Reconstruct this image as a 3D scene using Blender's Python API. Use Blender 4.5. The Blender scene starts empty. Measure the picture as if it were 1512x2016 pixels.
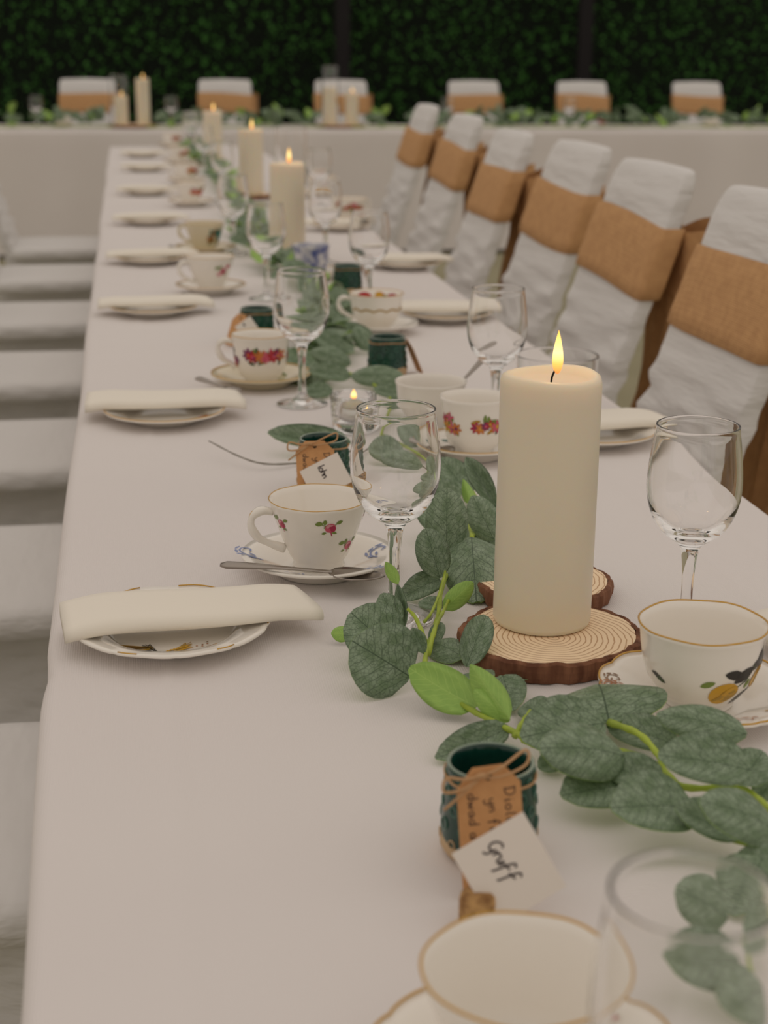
import bpy, bmesh, math, random
import numpy as np
from mathutils import Vector, Matrix, Euler

SC = bpy.context.scene
COL = SC.collection
PI = math.pi
TZ = 0.74                                    # height of the table top

# ------------------------------------------------------------------ camera
cam = bpy.data.cameras.new('camera')
cam.sensor_fit = 'VERTICAL'
cam.sensor_height = 24.0
cam.lens = 3000.0 / 2016.0 * 24.0
cam.clip_start = 0.02
cam.clip_end = 200
cam.dof.use_dof = True
cam.dof.focus_distance = 1.245
cam.dof.aperture_fstop = 4.9
camo = bpy.data.objects.new('camera', cam)
COL.objects.link(camo)
camo.matrix_world = Matrix.Translation((0, 0, TZ + 0.45)) @ Matrix([[0.9866442, 0.0396554, -0.1579897], [-0.1627009, 0.2866934, -0.9441056], [0.0078557, 0.9572013, 0.2893163]]).to_4x4()
SC.camera = camo

# ------------------------------------------------------------------ sky light and exposure
world = bpy.data.worlds.new('overcast')
SC.world = world
world.use_nodes = True
wn, wl = world.node_tree.nodes, world.node_tree.links
wn.clear()
w_out = wn.new('ShaderNodeOutputWorld')
w_bg = wn.new('ShaderNodeBackground')
w_tc = wn.new('ShaderNodeTexCoord')
w_sep = wn.new('ShaderNodeSeparateXYZ')
w_ramp = wn.new('ShaderNodeValToRGB')
w_ramp.color_ramp.elements[0].position = 0.0
w_ramp.color_ramp.elements[0].color = (0.70, 0.625, 0.55, 1)
w_ramp.color_ramp.elements[1].position = 1.0
w_ramp.color_ramp.elements[1].color = (1.0, 0.90, 0.805, 1)
wl.new(w_tc.outputs['Generated'], w_sep.inputs[0])
wl.new(w_sep.outputs['Z'], w_ramp.inputs[0])
wl.new(w_ramp.outputs[0], w_bg.inputs[0])
w_bg.inputs[1].default_value = 1.0
wl.new(w_bg.outputs[0], w_out.inputs[0])

vs = SC.view_settings
vs.view_transform = 'Standard'
vs.look = 'None'
vs.gamma = 1.0
vs.use_curve_mapping = False
vs.exposure = -0.50

# glassware needs deep light paths
SC.cycles.max_bounces = 18
SC.cycles.transmission_bounces = 18
SC.cycles.glossy_bounces = 12

# ------------------------------------------------------------------ materials
MATS = {}

def mat(name, col, rough=0.6, metal=0.0, bump=None, noise=None, sss=None, coat=0, sheen=0, trans=0, ior=1.45, spec=0.5):
    """bump=(scale, strength, distance); noise=(scale, other colour, amount)"""
    m = bpy.data.materials.new(name)
    m.use_nodes = True
    nt = m.node_tree
    b = nt.nodes['Principled BSDF']
    b.inputs['Base Color'].default_value = (*col, 1)
    b.inputs['Roughness'].default_value = rough
    b.inputs['Metallic'].default_value = metal
    b.inputs['IOR'].default_value = ior
    b.inputs['Specular IOR Level'].default_value = spec
    if coat:
        b.inputs['Coat Weight'].default_value = coat
        b.inputs['Coat Roughness'].default_value = 0.06
    if sheen:
        b.inputs['Sheen Weight'].default_value = sheen
    if trans:
        b.inputs['Transmission Weight'].default_value = trans
    if sss:
        b.inputs['Subsurface Weight'].default_value = sss[0]
        b.inputs['Subsurface Radius'].default_value = sss[1]
        b.inputs['Subsurface Scale'].default_value = sss[2]
    tc = nt.nodes.new('ShaderNodeTexCoord')
    if noise:
        n = nt.nodes.new('ShaderNodeTexNoise')
        n.inputs['Scale'].default_value = noise[0]
        n.inputs['Detail'].default_value = 4
        nt.links.new(tc.outputs['Object'], n.inputs['Vector'])
        mx = nt.nodes.new('ShaderNodeMix')
        mx.data_type = 'RGBA'
        mx.inputs['A'].default_value = (*col, 1)
        mx.inputs['B'].default_value = (*noise[1], 1)
        mp = nt.nodes.new('ShaderNodeMapRange')
        mp.inputs['From Min'].default_value = 0.35
        mp.inputs['From Max'].default_value = 0.65
        mp.inputs['To Max'].default_value = noise[2]
        nt.links.new(n.outputs['Fac'], mp.inputs['Value'])
        nt.links.new(mp.outputs[0], mx.inputs['Factor'])
        nt.links.new(mx.outputs['Result'], b.inputs['Base Color'])
    if bump:
        n = nt.nodes.new('ShaderNodeTexNoise')
        n.inputs['Scale'].default_value = bump[0]
        n.inputs['Detail'].default_value = 3
        nt.links.new(tc.outputs['Object'], n.inputs['Vector'])
        bp = nt.nodes.new('ShaderNodeBump')
        bp.inputs['Strength'].default_value = bump[1]
        bp.inputs['Distance'].default_value = bump[2]
        nt.links.new(n.outputs['Fac'], bp.inputs['Height'])
        nt.links.new(bp.outputs[0], b.inputs['Normal'])
    MATS[name] = m
    return m

def weave(m, scale, strength, dist, axes='XYZ'):
    """crossed thread relief on a cloth material"""
    nt = m.node_tree
    b = nt.nodes['Principled BSDF']
    tc = nt.nodes.new('ShaderNodeTexCoord')
    add = None
    for ax in axes:
        w = nt.nodes.new('ShaderNodeTexWave')
        w.bands_direction = ax
        w.inputs['Scale'].default_value = scale
        w.inputs['Distortion'].default_value = 1.5
        w.inputs['Detail'].default_value = 2
        w.inputs['Detail Scale'].default_value = 3
        nt.links.new(tc.outputs['Object'], w.inputs['Vector'])
        if add is None:
            add = w.outputs['Fac']
        else:
            s = nt.nodes.new('ShaderNodeMath')
            nt.links.new(add, s.inputs[0])
            nt.links.new(w.outputs['Fac'], s.inputs[1])
            add = s.outputs[0]
    bp = nt.nodes.new('ShaderNodeBump')
    bp.inputs['Strength'].default_value = strength
    bp.inputs['Distance'].default_value = dist
    nt.links.new(add, bp.inputs['Height'])
    nt.links.new(bp.outputs[0], b.inputs['Normal'])

M_CLOTH = mat('white_table_linen', (0.80, 0.755, 0.735), 0.9, noise=(2.2, (0.765, 0.715, 0.70), 0.7), sheen=0.1)
weave(M_CLOTH, 170, 0.25, 0.0006, 'XY')
M_COVER = mat('white_stretch_cover', (0.74, 0.725, 0.71), 0.8, bump=(11, 0.35, 0.02))
for nd in M_COVER.node_tree.nodes:
    if nd.type == 'TEX_NOISE':
        mpn = M_COVER.node_tree.nodes.new('ShaderNodeMapping')
        mpn.inputs['Scale'].default_value = (0.45, 1.3, 3.2)
        mpn.inputs['Rotation'].default_value = (0, 0.25, 0)
        M_COVER.node_tree.links.new(nd.inputs['Vector'].links[0].from_socket, mpn.inputs['Vector'])
        M_COVER.node_tree.links.new(mpn.outputs[0], nd.inputs['Vector'])
    if nd.type == 'BUMP':
        nd.inputs['Strength'].default_value = 0.5
M_BURLAP = mat('burlap', (0.64, 0.365, 0.165), 0.95, noise=(55, (0.54, 0.295, 0.13), 0.8))
weave(M_BURLAP, 110, 0.45, 0.0014)
M_NAPKIN = mat('cream_napkin', (0.89, 0.835, 0.735), 0.85, bump=(300, 0.15, 0.0008), sheen=0.1)
M_CHINA = mat('white_bone_china', (0.90, 0.855, 0.785), 0.12, coat=0.3)
M_CREAMCHINA = mat('cream_china', (0.76, 0.68, 0.50), 0.14, coat=0.3)
M_BLUECHINA = mat('blue_transfer_china', (0.74, 0.73, 0.72), 0.14, noise=(70, (0.05, 0.08, 0.28), 1.0), coat=0.3)
M_GOLD = mat('gilt', (0.62, 0.36, 0.075), 0.28, metal=0.45)
M_WAX = mat('ivory_wax', (0.80, 0.725, 0.575), 0.42, sss=(0.55, (1.0, 0.62, 0.32), 0.02), bump=(26, 0.08, 0.004))
M_WICK = mat('charred_wick', (0.012, 0.01, 0.009), 0.9)
M_GLASS = mat('clear_glass', (1, 1, 1), 0.0, trans=1.0, ior=1.47)
M_STEM = mat('lime_stem', (0.46, 0.58, 0.07), 0.5, bump=(120, 0.3, 0.002), noise=(40, (0.20, 0.28, 0.03), 0.6))
M_TWIG = mat('dry_twig', (0.20, 0.18, 0.14), 0.8)
M_GLAZE = mat('teal_glaze', (0.008, 0.060, 0.040), 0.16, noise=(60, (0.004, 0.032, 0.024), 0.8), coat=0.3)
M_GLAZERING = mat('mid_teal_glaze', (0.055, 0.16, 0.115), 0.2, coat=0.4)
M_GLAZERIM = mat('pale_teal_glaze', (0.20, 0.27, 0.20), 0.15, coat=0.6)
M_CLAY = mat('bare_clay', (0.56, 0.40, 0.235), 0.85, bump=(150, 0.3, 0.001))
M_KRAFT = mat('kraft_card', (0.62, 0.33, 0.14), 0.85, noise=(140, (0.54, 0.275, 0.11), 0.6))
M_CARD = mat('white_card', (0.80, 0.735, 0.665), 0.75)
M_INK = mat('black_ink', (0.03, 0.018, 0.02), 0.6)
M_CORK = mat('cork', (0.58, 0.35, 0.14), 0.9, noise=(160, (0.20, 0.09, 0.03), 0.9), bump=(160, 0.5, 0.002))
M_TWINE = mat('jute_twine', (0.52, 0.31, 0.155), 0.95, bump=(400, 0.6, 0.001))
M_SILVER = mat('worn_silver', (0.36, 0.32, 0.285), 0.33, metal=1.0, bump=(90, 0.12, 0.001))
M_TIN = mat('tealight_tin', (0.7, 0.68, 0.64), 0.3, metal=0.9)
M_BARK = mat('pine_bark', (0.13, 0.048, 0.024), 0.9, noise=(75, (0.33, 0.15, 0.08), 0.9), bump=(90, 1.0, 0.006))
for nd in M_BARK.node_tree.nodes:
    if nd.type == 'TEX_NOISE':
        mpn = M_BARK.node_tree.nodes.new('ShaderNodeMapping')
        mpn.inputs['Scale'].default_value = (1, 1, 0.22)
        src = nd.inputs['Vector'].links[0].from_socket
        M_BARK.node_tree.links.new(src, mpn.inputs['Vector'])
        M_BARK.node_tree.links.new(mpn.outputs[0], nd.inputs['Vector'])
M_FLOOR = mat('olive_matting', (0.33, 0.30, 0.19), 0.95, noise=(3, (0.28, 0.255, 0.16), 0.8), bump=(60, 0.4, 0.004))
M_POLE = mat('dark_post', (0.008, 0.006, 0.007), 0.8)
M_BOARD = mat('table_wood', (0.42, 0.30, 0.18), 0.6, noise=(12, (0.34, 0.23, 0.13), 0.7))
M_LEGMETAL = mat('grey_steel', (0.20, 0.20, 0.20), 0.4, metal=0.8)
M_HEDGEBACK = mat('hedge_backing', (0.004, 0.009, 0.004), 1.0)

def paint(name, col, rough=0.3):
    return MATS.get(name) or mat(name, col, rough)

PC = {k: paint('print_' + k, v) for k, v in dict(
    pink=(0.62, 0.10, 0.17), deep_pink=(0.42, 0.02, 0.075), pale_pink=(0.72, 0.33, 0.36), red=(0.48, 0.025, 0.03), orange=(0.62, 0.20, 0.04),
    yellow=(0.66, 0.37, 0.03), ochre=(0.45, 0.27, 0.03), purple=(0.20, 0.02, 0.11), green=(0.19, 0.27, 0.05), dark_green=(0.05, 0.085, 0.035),
    black=(0.03, 0.028, 0.025), brown=(0.26, 0.13, 0.05), blue=(0.20, 0.26, 0.50), navy=(0.05, 0.08, 0.26), teal=(0.04, 0.22, 0.19), rust=(0.42, 0.15, 0.035)).items()}

def make_wood():
    m = mat('sawn_wood_rings', (0.5, 0.3, 0.15), 0.75)
    nt = m.node_tree
    b = nt.nodes['Principled BSDF']
    tc = nt.nodes.new('ShaderNodeTexCoord')
    w = nt.nodes.new('ShaderNodeTexWave')
    w.wave_type = 'RINGS'
    w.rings_direction = 'Z'
    w.inputs['Scale'].default_value = 72
    w.inputs['Distortion'].default_value = 5.5
    w.inputs['Detail'].default_value = 2
    w.inputs['Detail Scale'].default_value = 0.55
    r = nt.nodes.new('ShaderNodeValToRGB')
    r.color_ramp.elements[0].position = 0.0
    r.color_ramp.elements[0].color = (0.56, 0.33, 0.17, 1)
    r.color_ramp.elements[1].position = 0.22
    r.color_ramp.elements[1].color = (0.97, 0.76, 0.52, 1)
    nt.links.new(tc.outputs['Object'], w.inputs['Vector'])
    nt.links.new(w.outputs['Fac'], r.inputs[0])
    nt.links.new(r.outputs[0], b.inputs['Base Color'])
    return m
M_WOOD = make_wood()

def make_leaf_mat(name, base, vein, speck, rough, reticle):
    m = mat(name, base, rough)
    nt = m.node_tree
    b = nt.nodes['Principled BSDF']
    N, K = nt.nodes.new, nt.links.new
    uv = N('ShaderNodeUVMap')
    sep = N('ShaderNodeSeparateXYZ')
    K(uv.outputs[0], sep.inputs[0])
    def M(op, a, bb=None):
        n = N('ShaderNodeMath')
        n.operation = op
        for i, v in enumerate((a, bb)):
            if v is None:
                continue
            if isinstance(v, (int, float)):
                n.inputs[i].default_value = v
            else:
                K(v, n.inputs[i])
        return n.outputs[0]
    au = M('ABSOLUTE', M('SUBTRACT', sep.outputs[0], 0.5))
    mid = M('LESS_THAN', au, 0.007)
    # side veins sweep forward from the midrib
    ns = N('ShaderNodeTexNoise')
    ns.inputs['Scale'].default_value = 6
    K(uv.outputs[0], ns.inputs['Vector'])
    ph = M('ADD', M('MULTIPLY', M('SUBTRACT', sep.outputs[1], M('MULTIPLY', au, 0.75)), 8.0), M('MULTIPLY', ns.outputs['Fac'], 0.9))
    fr = M('ABSOLUTE', M('SUBTRACT', M('FRACT', ph), 0.5))
    side = M('LESS_THAN', fr, 0.055)
    vo = N('ShaderNodeTexVoronoi')
    vo.feature = 'DISTANCE_TO_EDGE'
    vo.inputs['Scale'].default_value = 17
    K(uv.outputs[0], vo.inputs['Vector'])
    ret = M('MULTIPLY', M('LESS_THAN', vo.outputs['Distance'], 0.05), reticle)
    lines = M('MAXIMUM', M('MAXIMUM', mid, M('MULTIPLY', side, 0.7)), ret)
    n2 = N('ShaderNodeTexNoise')
    n2.inputs['Scale'].default_value = 5
    n2.inputs['Detail'].default_value = 5
    K(uv.outputs[0], n2.inputs['Vector'])
    mp = N('ShaderNodeMapRange')
    mp.inputs['From Min'].default_value = 0.38
    mp.inputs['From Max'].default_value = 0.62
    K(n2.outputs['Fac'], mp.inputs['Value'])
    m1 = N('ShaderNodeMix')
    m1.data_type = 'RGBA'
    m1.inputs['A'].default_value = (*base, 1)
    m1.inputs['B'].default_value = (*speck, 1)
    K(mp.outputs[0], m1.inputs['Factor'])
    m2 = N('ShaderNodeMix')
    m2.data_type = 'RGBA'
    K(lines, m2.inputs['Factor'])
    K(m1.outputs['Result'], m2.inputs['A'])
    m2.inputs['B'].default_value = (*vein, 1)
    K(m2.outputs['Result'], b.inputs['Base Color'])
    bp = N('ShaderNodeBump')
    bp.inputs['Strength'].default_value = 0.25
    bp.inputs['Distance'].default_value = 0.001
    bp.invert = True
    K(lines, bp.inputs['Height'])
    K(bp.outputs[0], b.inputs['Normal'])
    return m
M_LEAF = make_leaf_mat('eucalyptus_leaf_face', (0.155, 0.23, 0.125), (0.055, 0.092, 0.048), (0.265, 0.345, 0.235), 0.5, 0.55)
M_LEAFBACK = make_leaf_mat('eucalyptus_leaf_underside', (0.33, 0.53, 0.115), (0.41, 0.60, 0.15), (0.28, 0.47, 0.10), 0.55, 0.0)

def make_hedge_mat():
    m = mat('hedge_leaf', (0.01, 0.03, 0.008), 0.6, spec=0.08)
    nt = m.node_tree
    b = nt.nodes['Principled BSDF']
    at = nt.nodes.new('ShaderNodeNewGeometry')
    r = nt.nodes.new('ShaderNodeValToRGB')
    r.color_ramp.elements[0].color = (0.040, 0.125, 0.026, 1)
    r.color_ramp.elements[1].color = (0.072, 0.215, 0.045, 1)
    nt.links.new(at.outputs['Random Per Island'], r.inputs[0])
    nt.links.new(r.outputs[0], b.inputs['Base Color'])
    return m
M_HEDGE = make_hedge_mat()

def make_flame():
    m = bpy.data.materials.new('candle_flame')
    m.use_nodes = True
    nt = m.node_tree
    nt.nodes.clear()
    o = nt.nodes.new('ShaderNodeOutputMaterial')
    e = nt.nodes.new('ShaderNodeEmission')
    tc = nt.nodes.new('ShaderNodeTexCoord')
    sp = nt.nodes.new('ShaderNodeSeparateXYZ')
    r = nt.nodes.new('ShaderNodeValToRGB')
    cr = r.color_ramp
    cr.elements[0].position = 0.0
    cr.elements[0].color = (0.55, 0.18, 0.05, 1)
    cr.elements[1].position = 1.0
    cr.elements[1].color = (1.0, 0.42, 0.06, 1)
    for p, c in ((0.25, (1.0, 0.42, 0.09, 1)), (0.5, (1.0, 0.72, 0.30, 1)), (0.8, (1.0, 0.62, 0.16, 1))):
        el = cr.elements.new(p)
        el.color = c
    nt.links.new(tc.outputs['Generated'], sp.inputs[0])
    nt.links.new(sp.outputs['Z'], r.inputs[0])
    nt.links.new(r.outputs[0], e.inputs[0])
    e.inputs[1].default_value = 2.6
    nt.links.new(e.outputs[0], o.inputs[0])
    return m
M_FLAME = make_flame()

# ------------------------------------------------------------------ helpers
def tag(o, label=None, cat=None, group=None, kind=None):
    if label: o['label'] = label
    if cat: o['category'] = cat
    if group: o['group'] = group
    if kind: o['kind'] = kind
    return o

def empty(name, loc=(0, 0, 0), rz=0.0, label=None, cat=None, group=None):
    o = bpy.data.objects.new(name, None)
    o.empty_display_size = 0.02
    COL.objects.link(o)
    o.location = loc
    o.rotation_euler = (0, 0, rz)
    return tag(o, label, cat, group)

def link(name, me, parent=None, loc=None):
    o = bpy.data.objects.new(name, me)
    COL.objects.link(o)
    if parent is not None:
        o.parent = parent
    if loc is not None:
        o.location = loc
    return o

def mesh(name, verts, faces, mats, midx=None, smooth=True):
    me = bpy.data.meshes.new(name)
    me.from_pydata([tuple(v) for v in verts], [], [tuple(f) for f in faces])
    for m in (mats if isinstance(mats, (list, tuple)) else [mats]):
        me.materials.append(m)
    if midx is not None:
        me.polygons.foreach_set('material_index', midx)
    if smooth:
        me.polygons.foreach_set('use_smooth', [True] * len(me.polygons))
    me.update()
    return me

class MB:
    """collects verts and faces with material slots"""
    def __init__(s):
        s.v, s.f, s.m, s.mats = [], [], [], []
    def slot(s, m):
        if m not in s.mats: s.mats.append(m)
        return s.mats.index(m)
    def add(s, v, f, m):
        k = len(s.v)
        s.v += [tuple(p) for p in v]
        s.f += [tuple(i + k for i in q) for q in f]
        s.m += [s.slot(m)] * len(f)
    def mesh(s, name, smooth=True):
        return mesh(name, s.v, s.f, s.mats, s.m, smooth)
    def obj(s, name, parent=None, smooth=True):
        return link(name, s.mesh(name, smooth), parent)

def lathe(prof, n=48, mod=None, twist=0.0):
    """prof: list of (r, z); mod(theta, i, r, z) -> (r, z). Poles where r == 0."""
    v, f, rows = [], [], []
    for i, (r, z) in enumerate(prof):
        if r <= 1e-9:
            rows.append([len(v)])
            v.append((0, 0, z))
        else:
            row = []
            for k in range(n):
                t = 2 * PI * k / n + twist
                rr, zz = mod(t, i, r, z) if mod else (r, z)
                row.append(len(v))
                v.append((rr * math.cos(t), rr * math.sin(t), zz))
            rows.append(row)
    for a, b in zip(rows, rows[1:]):
        if len(a) == 1 and len(b) == 1: continue
        for k in range(n):
            k2 = (k + 1) % n
            if len(a) == 1: f.append((a[0], b[k2], b[k]))
            elif len(b) == 1: f.append((a[k], a[k2], b[0]))
            else: f.append((a[k], a[k2], b[k2], b[k]))
    return v, f

def tube(pts, rad, n=8, flat=1.0, closed=False):
    """sweep a circle along pts; rad a number or list"""
    P = [Vector(p) for p in pts]
    R = rad if isinstance(rad, (list, tuple)) else [rad] * len(P)
    v, f = [], []
    up = None
    N = len(P)
    for i, p in enumerate(P):
        if closed: d = P[(i + 1) % N] - P[i - 1]
        else: d = P[min(i + 1, N - 1)] - P[max(i - 1, 0)]
        d.normalize()
        if up is None:
            up = Vector((0, 0, 1)) if abs(d.z) < 0.9 else Vector((1, 0, 0))
        sx = d.cross(up).normalized()
        up = sx.cross(d).normalized()
        for k in range(n):
            t = 2 * PI * k / n
            v.append(p + sx * (R[i] * math.cos(t)) + up * (R[i] * flat * math.sin(t)))
    for i in range(N if closed else N - 1):
        j = (i + 1) % N
        for k in range(n):
            k2 = (k + 1) % n
            f.append((i * n + k, i * n + k2, j * n + k2, j * n + k))
    if not closed:
        f.append(tuple(range(n))[::-1])
        f.append(tuple((N - 1) * n + k for k in range(n)))
    return v, f

def spline(pts, sub=6):
    """Catmull-Rom through pts"""
    P = [Vector(p) for p in pts]
    P = [P[0] * 2 - P[1]] + P + [P[-1] * 2 - P[-2]]
    out = []
    for i in range(1, len(P) - 2):
        a, b, c, d = P[i - 1:i + 3]
        for k in range(sub):
            t = k / sub
            out.append(0.5 * ((2 * b) + (c - a) * t + (2 * a - 5 * b + 4 * c - d) * t * t + (3 * b - a - 3 * c + d) * t ** 3))
    out.append(P[-2])
    return out

def box(c, s, rz=0.0):
    x, y, z = s[0] / 2, s[1] / 2, s[2] / 2
    v = [(-x, -y, -z), (x, -y, -z), (x, y, -z), (-x, y, -z), (-x, -y, z), (x, -y, z), (x, y, z), (-x, y, z)]
    cs, sn = math.cos(rz), math.sin(rz)
    v = [(c[0] + a * cs - b * sn, c[1] + a * sn + b * cs, c[2] + d) for a, b, d in v]
    return v, [(0, 3, 2, 1), (4, 5, 6, 7), (0, 1, 5, 4), (1, 2, 6, 5), (2, 3, 7, 6), (3, 0, 4, 7)]

def copy_tree(o, parent=None):
    c = o.copy()
    COL.objects.link(c)
    c.parent = parent
    for ch in o.children:
        copy_tree(ch, c)
    return c

def smoothstep(a, b, x):
    t = max(0.0, min(1.0, (x - a) / (b - a)))
    return t * t * (3 - 2 * t)

def vnoise(x, y, s=0):
    return (math.sin(x * 1.7 + s) * math.cos(y * 2.3 - s * 1.3) + 0.5 * math.sin(x * 3.9 - y * 2.1 + s * 2.2) + 0.3 * math.sin(y * 6.1 + x * 1.3 + s)) / 1.8

# ------------------------------------------------------------------ setting: floor, hedge, posts
me = mesh('floor', [(-12, -8, 0), (16, -8, 0), (16, 16, 0), (-12, 16, 0)], [(0, 1, 2, 3)], M_FLOOR)
tag(link('floor', me), 'olive beige matting under the tables and chairs', 'floor', kind='structure')

HY = 11.7
rng = np.random.default_rng(4)
mb = MB()
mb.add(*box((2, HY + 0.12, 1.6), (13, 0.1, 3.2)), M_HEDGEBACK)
hedge = empty('hedge', (0, 0, 0), 0, 'dark green leafy hedge wall behind the far table', 'hedge')
mb.obj('hedge_backing', hedge, False)
nl = 34000
cx = rng.uniform(-4.4, 8.4, nl); cz = rng.uniform(0.0, 3.2, nl)
cy = HY + rng.uniform(-0.10, 0.06, nl) + 0.05 * np.sin(cx * 5.1) * np.cos(cz * 4.3)
ax = rng.normal(size=(nl, 3)); ax /= np.linalg.norm(ax, axis=1)[:, None]
bx_ = np.cross(ax, rng.normal(size=(nl, 3))); bx_ /= np.linalg.norm(bx_, axis=1)[:, None]
ln = rng.uniform(0.014, 0.029, nl)[:, None]; wd = ln * 0.5
c3 = np.stack([cx, cy, cz], 1)
quad = np.stack([c3 - ax * ln, c3 + bx_ * wd, c3 + ax * ln, c3 - bx_ * wd], 1).reshape(-1, 3)
me = bpy.data.meshes.new('foliage')
me.from_pydata(quad.tolist(), [], np.arange(nl * 4).reshape(-1, 4).tolist())
me.materials.append(M_HEDGE)
tag(link('foliage', me, hedge), kind='stuff')

for k, (p, lab) in enumerate((((1.5817, 11.4500, 1.1920), 'dark upright post against the hedge near the middle of the far table'),
                              ((3.3978, 11.4500, 1.2062), 'dark upright post against the hedge further along the far table'))):
    mb = MB()
    mb.add(*box((0, 0, 1.5), (0.10, 0.08, 3.0)), M_POLE)
    mb.add(*box((0, 0, 0.02), (0.18, 0.16, 0.04)), M_POLE)
    o = mb.obj('marquee_post', None, False)
    o.location = (p[0], p[1], 0)
    tag(o, lab, 'post', 'dark posts before the hedge')

# ------------------------------------------------------------------ tables
X0, X1, Y0, Y1 = -0.077, 0.641, -0.25, 7.66

def trestle(name, x0, x1, y0, y1, label):
    e = empty(name, ((x0 + x1) / 2, (y0 + y1) / 2, 0), 0, label, 'table')
    w, d = x1 - x0, y1 - y0
    mb = MB(); mb.add(*box((0, 0, TZ - 0.019), (w - 0.03, d - 0.03, 0.024)), M_BOARD)
    mb.obj('tabletop', e, False)
    for sx in (-1, 1):
        for sy in (-1, 1):
            mb = MB()
            px, py = sx * (w / 2 - 0.14), sy * (d / 2 - 0.14)
            mb.add(*tube([(px, py, 0.0), (px, py, TZ - 0.032)], 0.014, 10), M_LEGMETAL)
            mb.obj('leg', e)
    return e
trestle('banquet_table', X0, X1, Y0, Y1, 'long narrow banquet table under the white cloth')

def left_edge(y):
    # the cloth edge drifts inwards on the nearest stretch of the table
    return X0 + 0.010 * (1 - smoothstep(0.62, 1.12, y)) + 0.0022 * math.sin(y * 5.3) * math.sin(y * 1.7 + 1) + 0.003 * math.exp(-((y - 1.10) / 0.03) ** 2)

def cloth_mesh():
    us = []          # (kind, value) columns across: drop left, top, drop right
    drop = 0.222
    cols = [('L', t) for t in (1.0, 0.8, 0.6, 0.4, 0.25, 0.14)] + [('LR', a) for a in (80, 60, 40, 20)]
    nx = 96
    cols += [('T', i / nx) for i in range(nx + 1)]
    cols += [('RR', a) for a in (20, 40, 60, 80)] + [('R', t) for t in (0.14, 0.25, 0.4, 0.6, 0.8, 1.0)]
    ny = 300
    rr = 0.012
    v, f = [], []
    for j in range(ny + 1):
        y = Y0 + (Y1 - Y0) * j / ny
        xl, xr = left_edge(y), X1 + 0.002 * math.sin(y * 4.1)
        endz = 0.0
        for kind, t in cols:
            wav = math.sin(y * 23 + 2 * math.sin(y * 3)) * 0.010 + math.sin(y * 9 + 1) * 0.006
            if kind == 'T':
                x = xl + rr + (xr - xl - 2 * rr) * t
                z = TZ
                # ironed fold lines and slight lift of the linen
                for cxx, hh, ww in ((0.012, 0.0011, 0.005), (0.30, 0.0008, 0.006), (0.515, 0.0012, 0.005), (0.575, 0.0009, 0.006)):
                    z += hh * math.exp(-((x - cxx - 0.004 * math.sin(y * 1.3)) / ww) ** 2)
                z += 0.0007 * vnoise(x * 9, y * 5)
            elif kind in ('LR', 'RR'):
                a = math.radians(t)
                sgn = -1 if kind == 'LR' else 1
                cxx = xl + rr if kind == 'LR' else xr - rr
                x = cxx + sgn * rr * math.sin(a)
                z = TZ - rr + rr * math.cos(a)
            else:
                sgn = -1 if kind == 'L' else 1
                x0 = xl if kind == 'L' else xr
                x = x0 + sgn * (0.004 * t + wav * t * 0.55)
                z = TZ - rr - drop * t
            v.append((x, y, z))
    nc = len(cols)
    for j in range(ny):
        for i in range(nc - 1):
            f.append((j * nc + i, j * nc + i + 1, (j + 1) * nc + i + 1, (j + 1) * nc + i))
    # far and near end drops
    for jj, yy, sg in ((ny, Y1, 1), (0, Y0, -1)):
        base = [jj * nc + i for i in range(10, 10 + nx + 1)]
        prev = base
        for s in range(1, 6):
            row = []
            for i, bi in enumerate(base):
                x, y, z = v[bi]
                row.append(len(v))
                v.append((x, yy + sg * (0.012 * min(1, s * 0.7) + 0.004 * s * math.sin(x * 30)), TZ - 0.01 * (s == 1) - (drop + 0.01) * (s - 1) / 4 - (0.01 if s > 1 else 0)))
            for i in range(len(base) - 1):
                q = (prev[i], prev[i + 1], row[i + 1], row[i])
                f.append(q if sg > 0 else q[::-1])
            prev = row
    return mesh('tablecloth', v, f, M_CLOTH)
tag(link('tablecloth', cloth_mesh()), 'white linen cloth covering the long table running away from the viewer', 'tablecloth')

# head table across the far end
HX0, HX1, HY0, HY1 = -2.6, 5.6, 9.30, 10.02
trestle('head_table', HX0, HX1, HY0, HY1, 'far banquet table set crosswise before the hedge')

def head_cloth():
    v, f = [], []
    nx = 260
    cols = [('F', t) for t in (1.0, 0.85, 0.7, 0.55, 0.4, 0.25, 0.12, 0.03)] + [('T', t) for t in (0, 0.02, 0.1, 0.3, 0.5, 0.7, 0.9, 1.0)] + [('B', t) for t in (0.05, 0.5, 1.0)]
    for i in range(nx + 1):
        x = HX0 - 0.01 + (HX1 - HX0 + 0.02) * i / nx
        w = 0.016 * math.sin(x * 7 + 1.5 * math.sin(x * 1.9)) + 0.010 * math.sin(x * 17 + 2)
        for k, t in cols:
            if k == 'F':
                p = (x, HY0 - 0.012 - t * 0.02 - w * t, TZ - 0.006 - t * (TZ - 0.03))
            elif k == 'T':
                p = (x, HY0 + (HY1 - HY0) * t - (0.008 if t == 0 else 0), TZ + 0.0015 * math.sin(x * 11) * (1 - abs(2 * t - 1)) - (0.003 if t in (0, 1) else 0))
            else:
                p = (x, HY1 + 0.01 + w * t * 0.4, TZ - 0.01 - t * 0.21)
            v.append(p)
    nc = len(cols)
    for i in range(nx):
        for j in range(nc - 1):
            f.append((i * nc + j, (i + 1) * nc + j, (i + 1) * nc + j + 1, i * nc + j + 1))
    return mesh('tablecloth', v, f, M_CLOTH)
tag(link('tablecloth', head_cloth()), 'white cloth hanging to the floor along the far crosswise table', 'tablecloth')

# ------------------------------------------------------------------ chairs in stretch covers
def sup(t, hw, hd, p):
    c, s = math.cos(t), math.sin(t)
    return (math.copysign(abs(c) ** (2 / p), c) * hw, math.copysign(abs(s) ** (2 / p), s) * hd)

def back_y(z):
    return (z - 0.47) * 0.335

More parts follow.
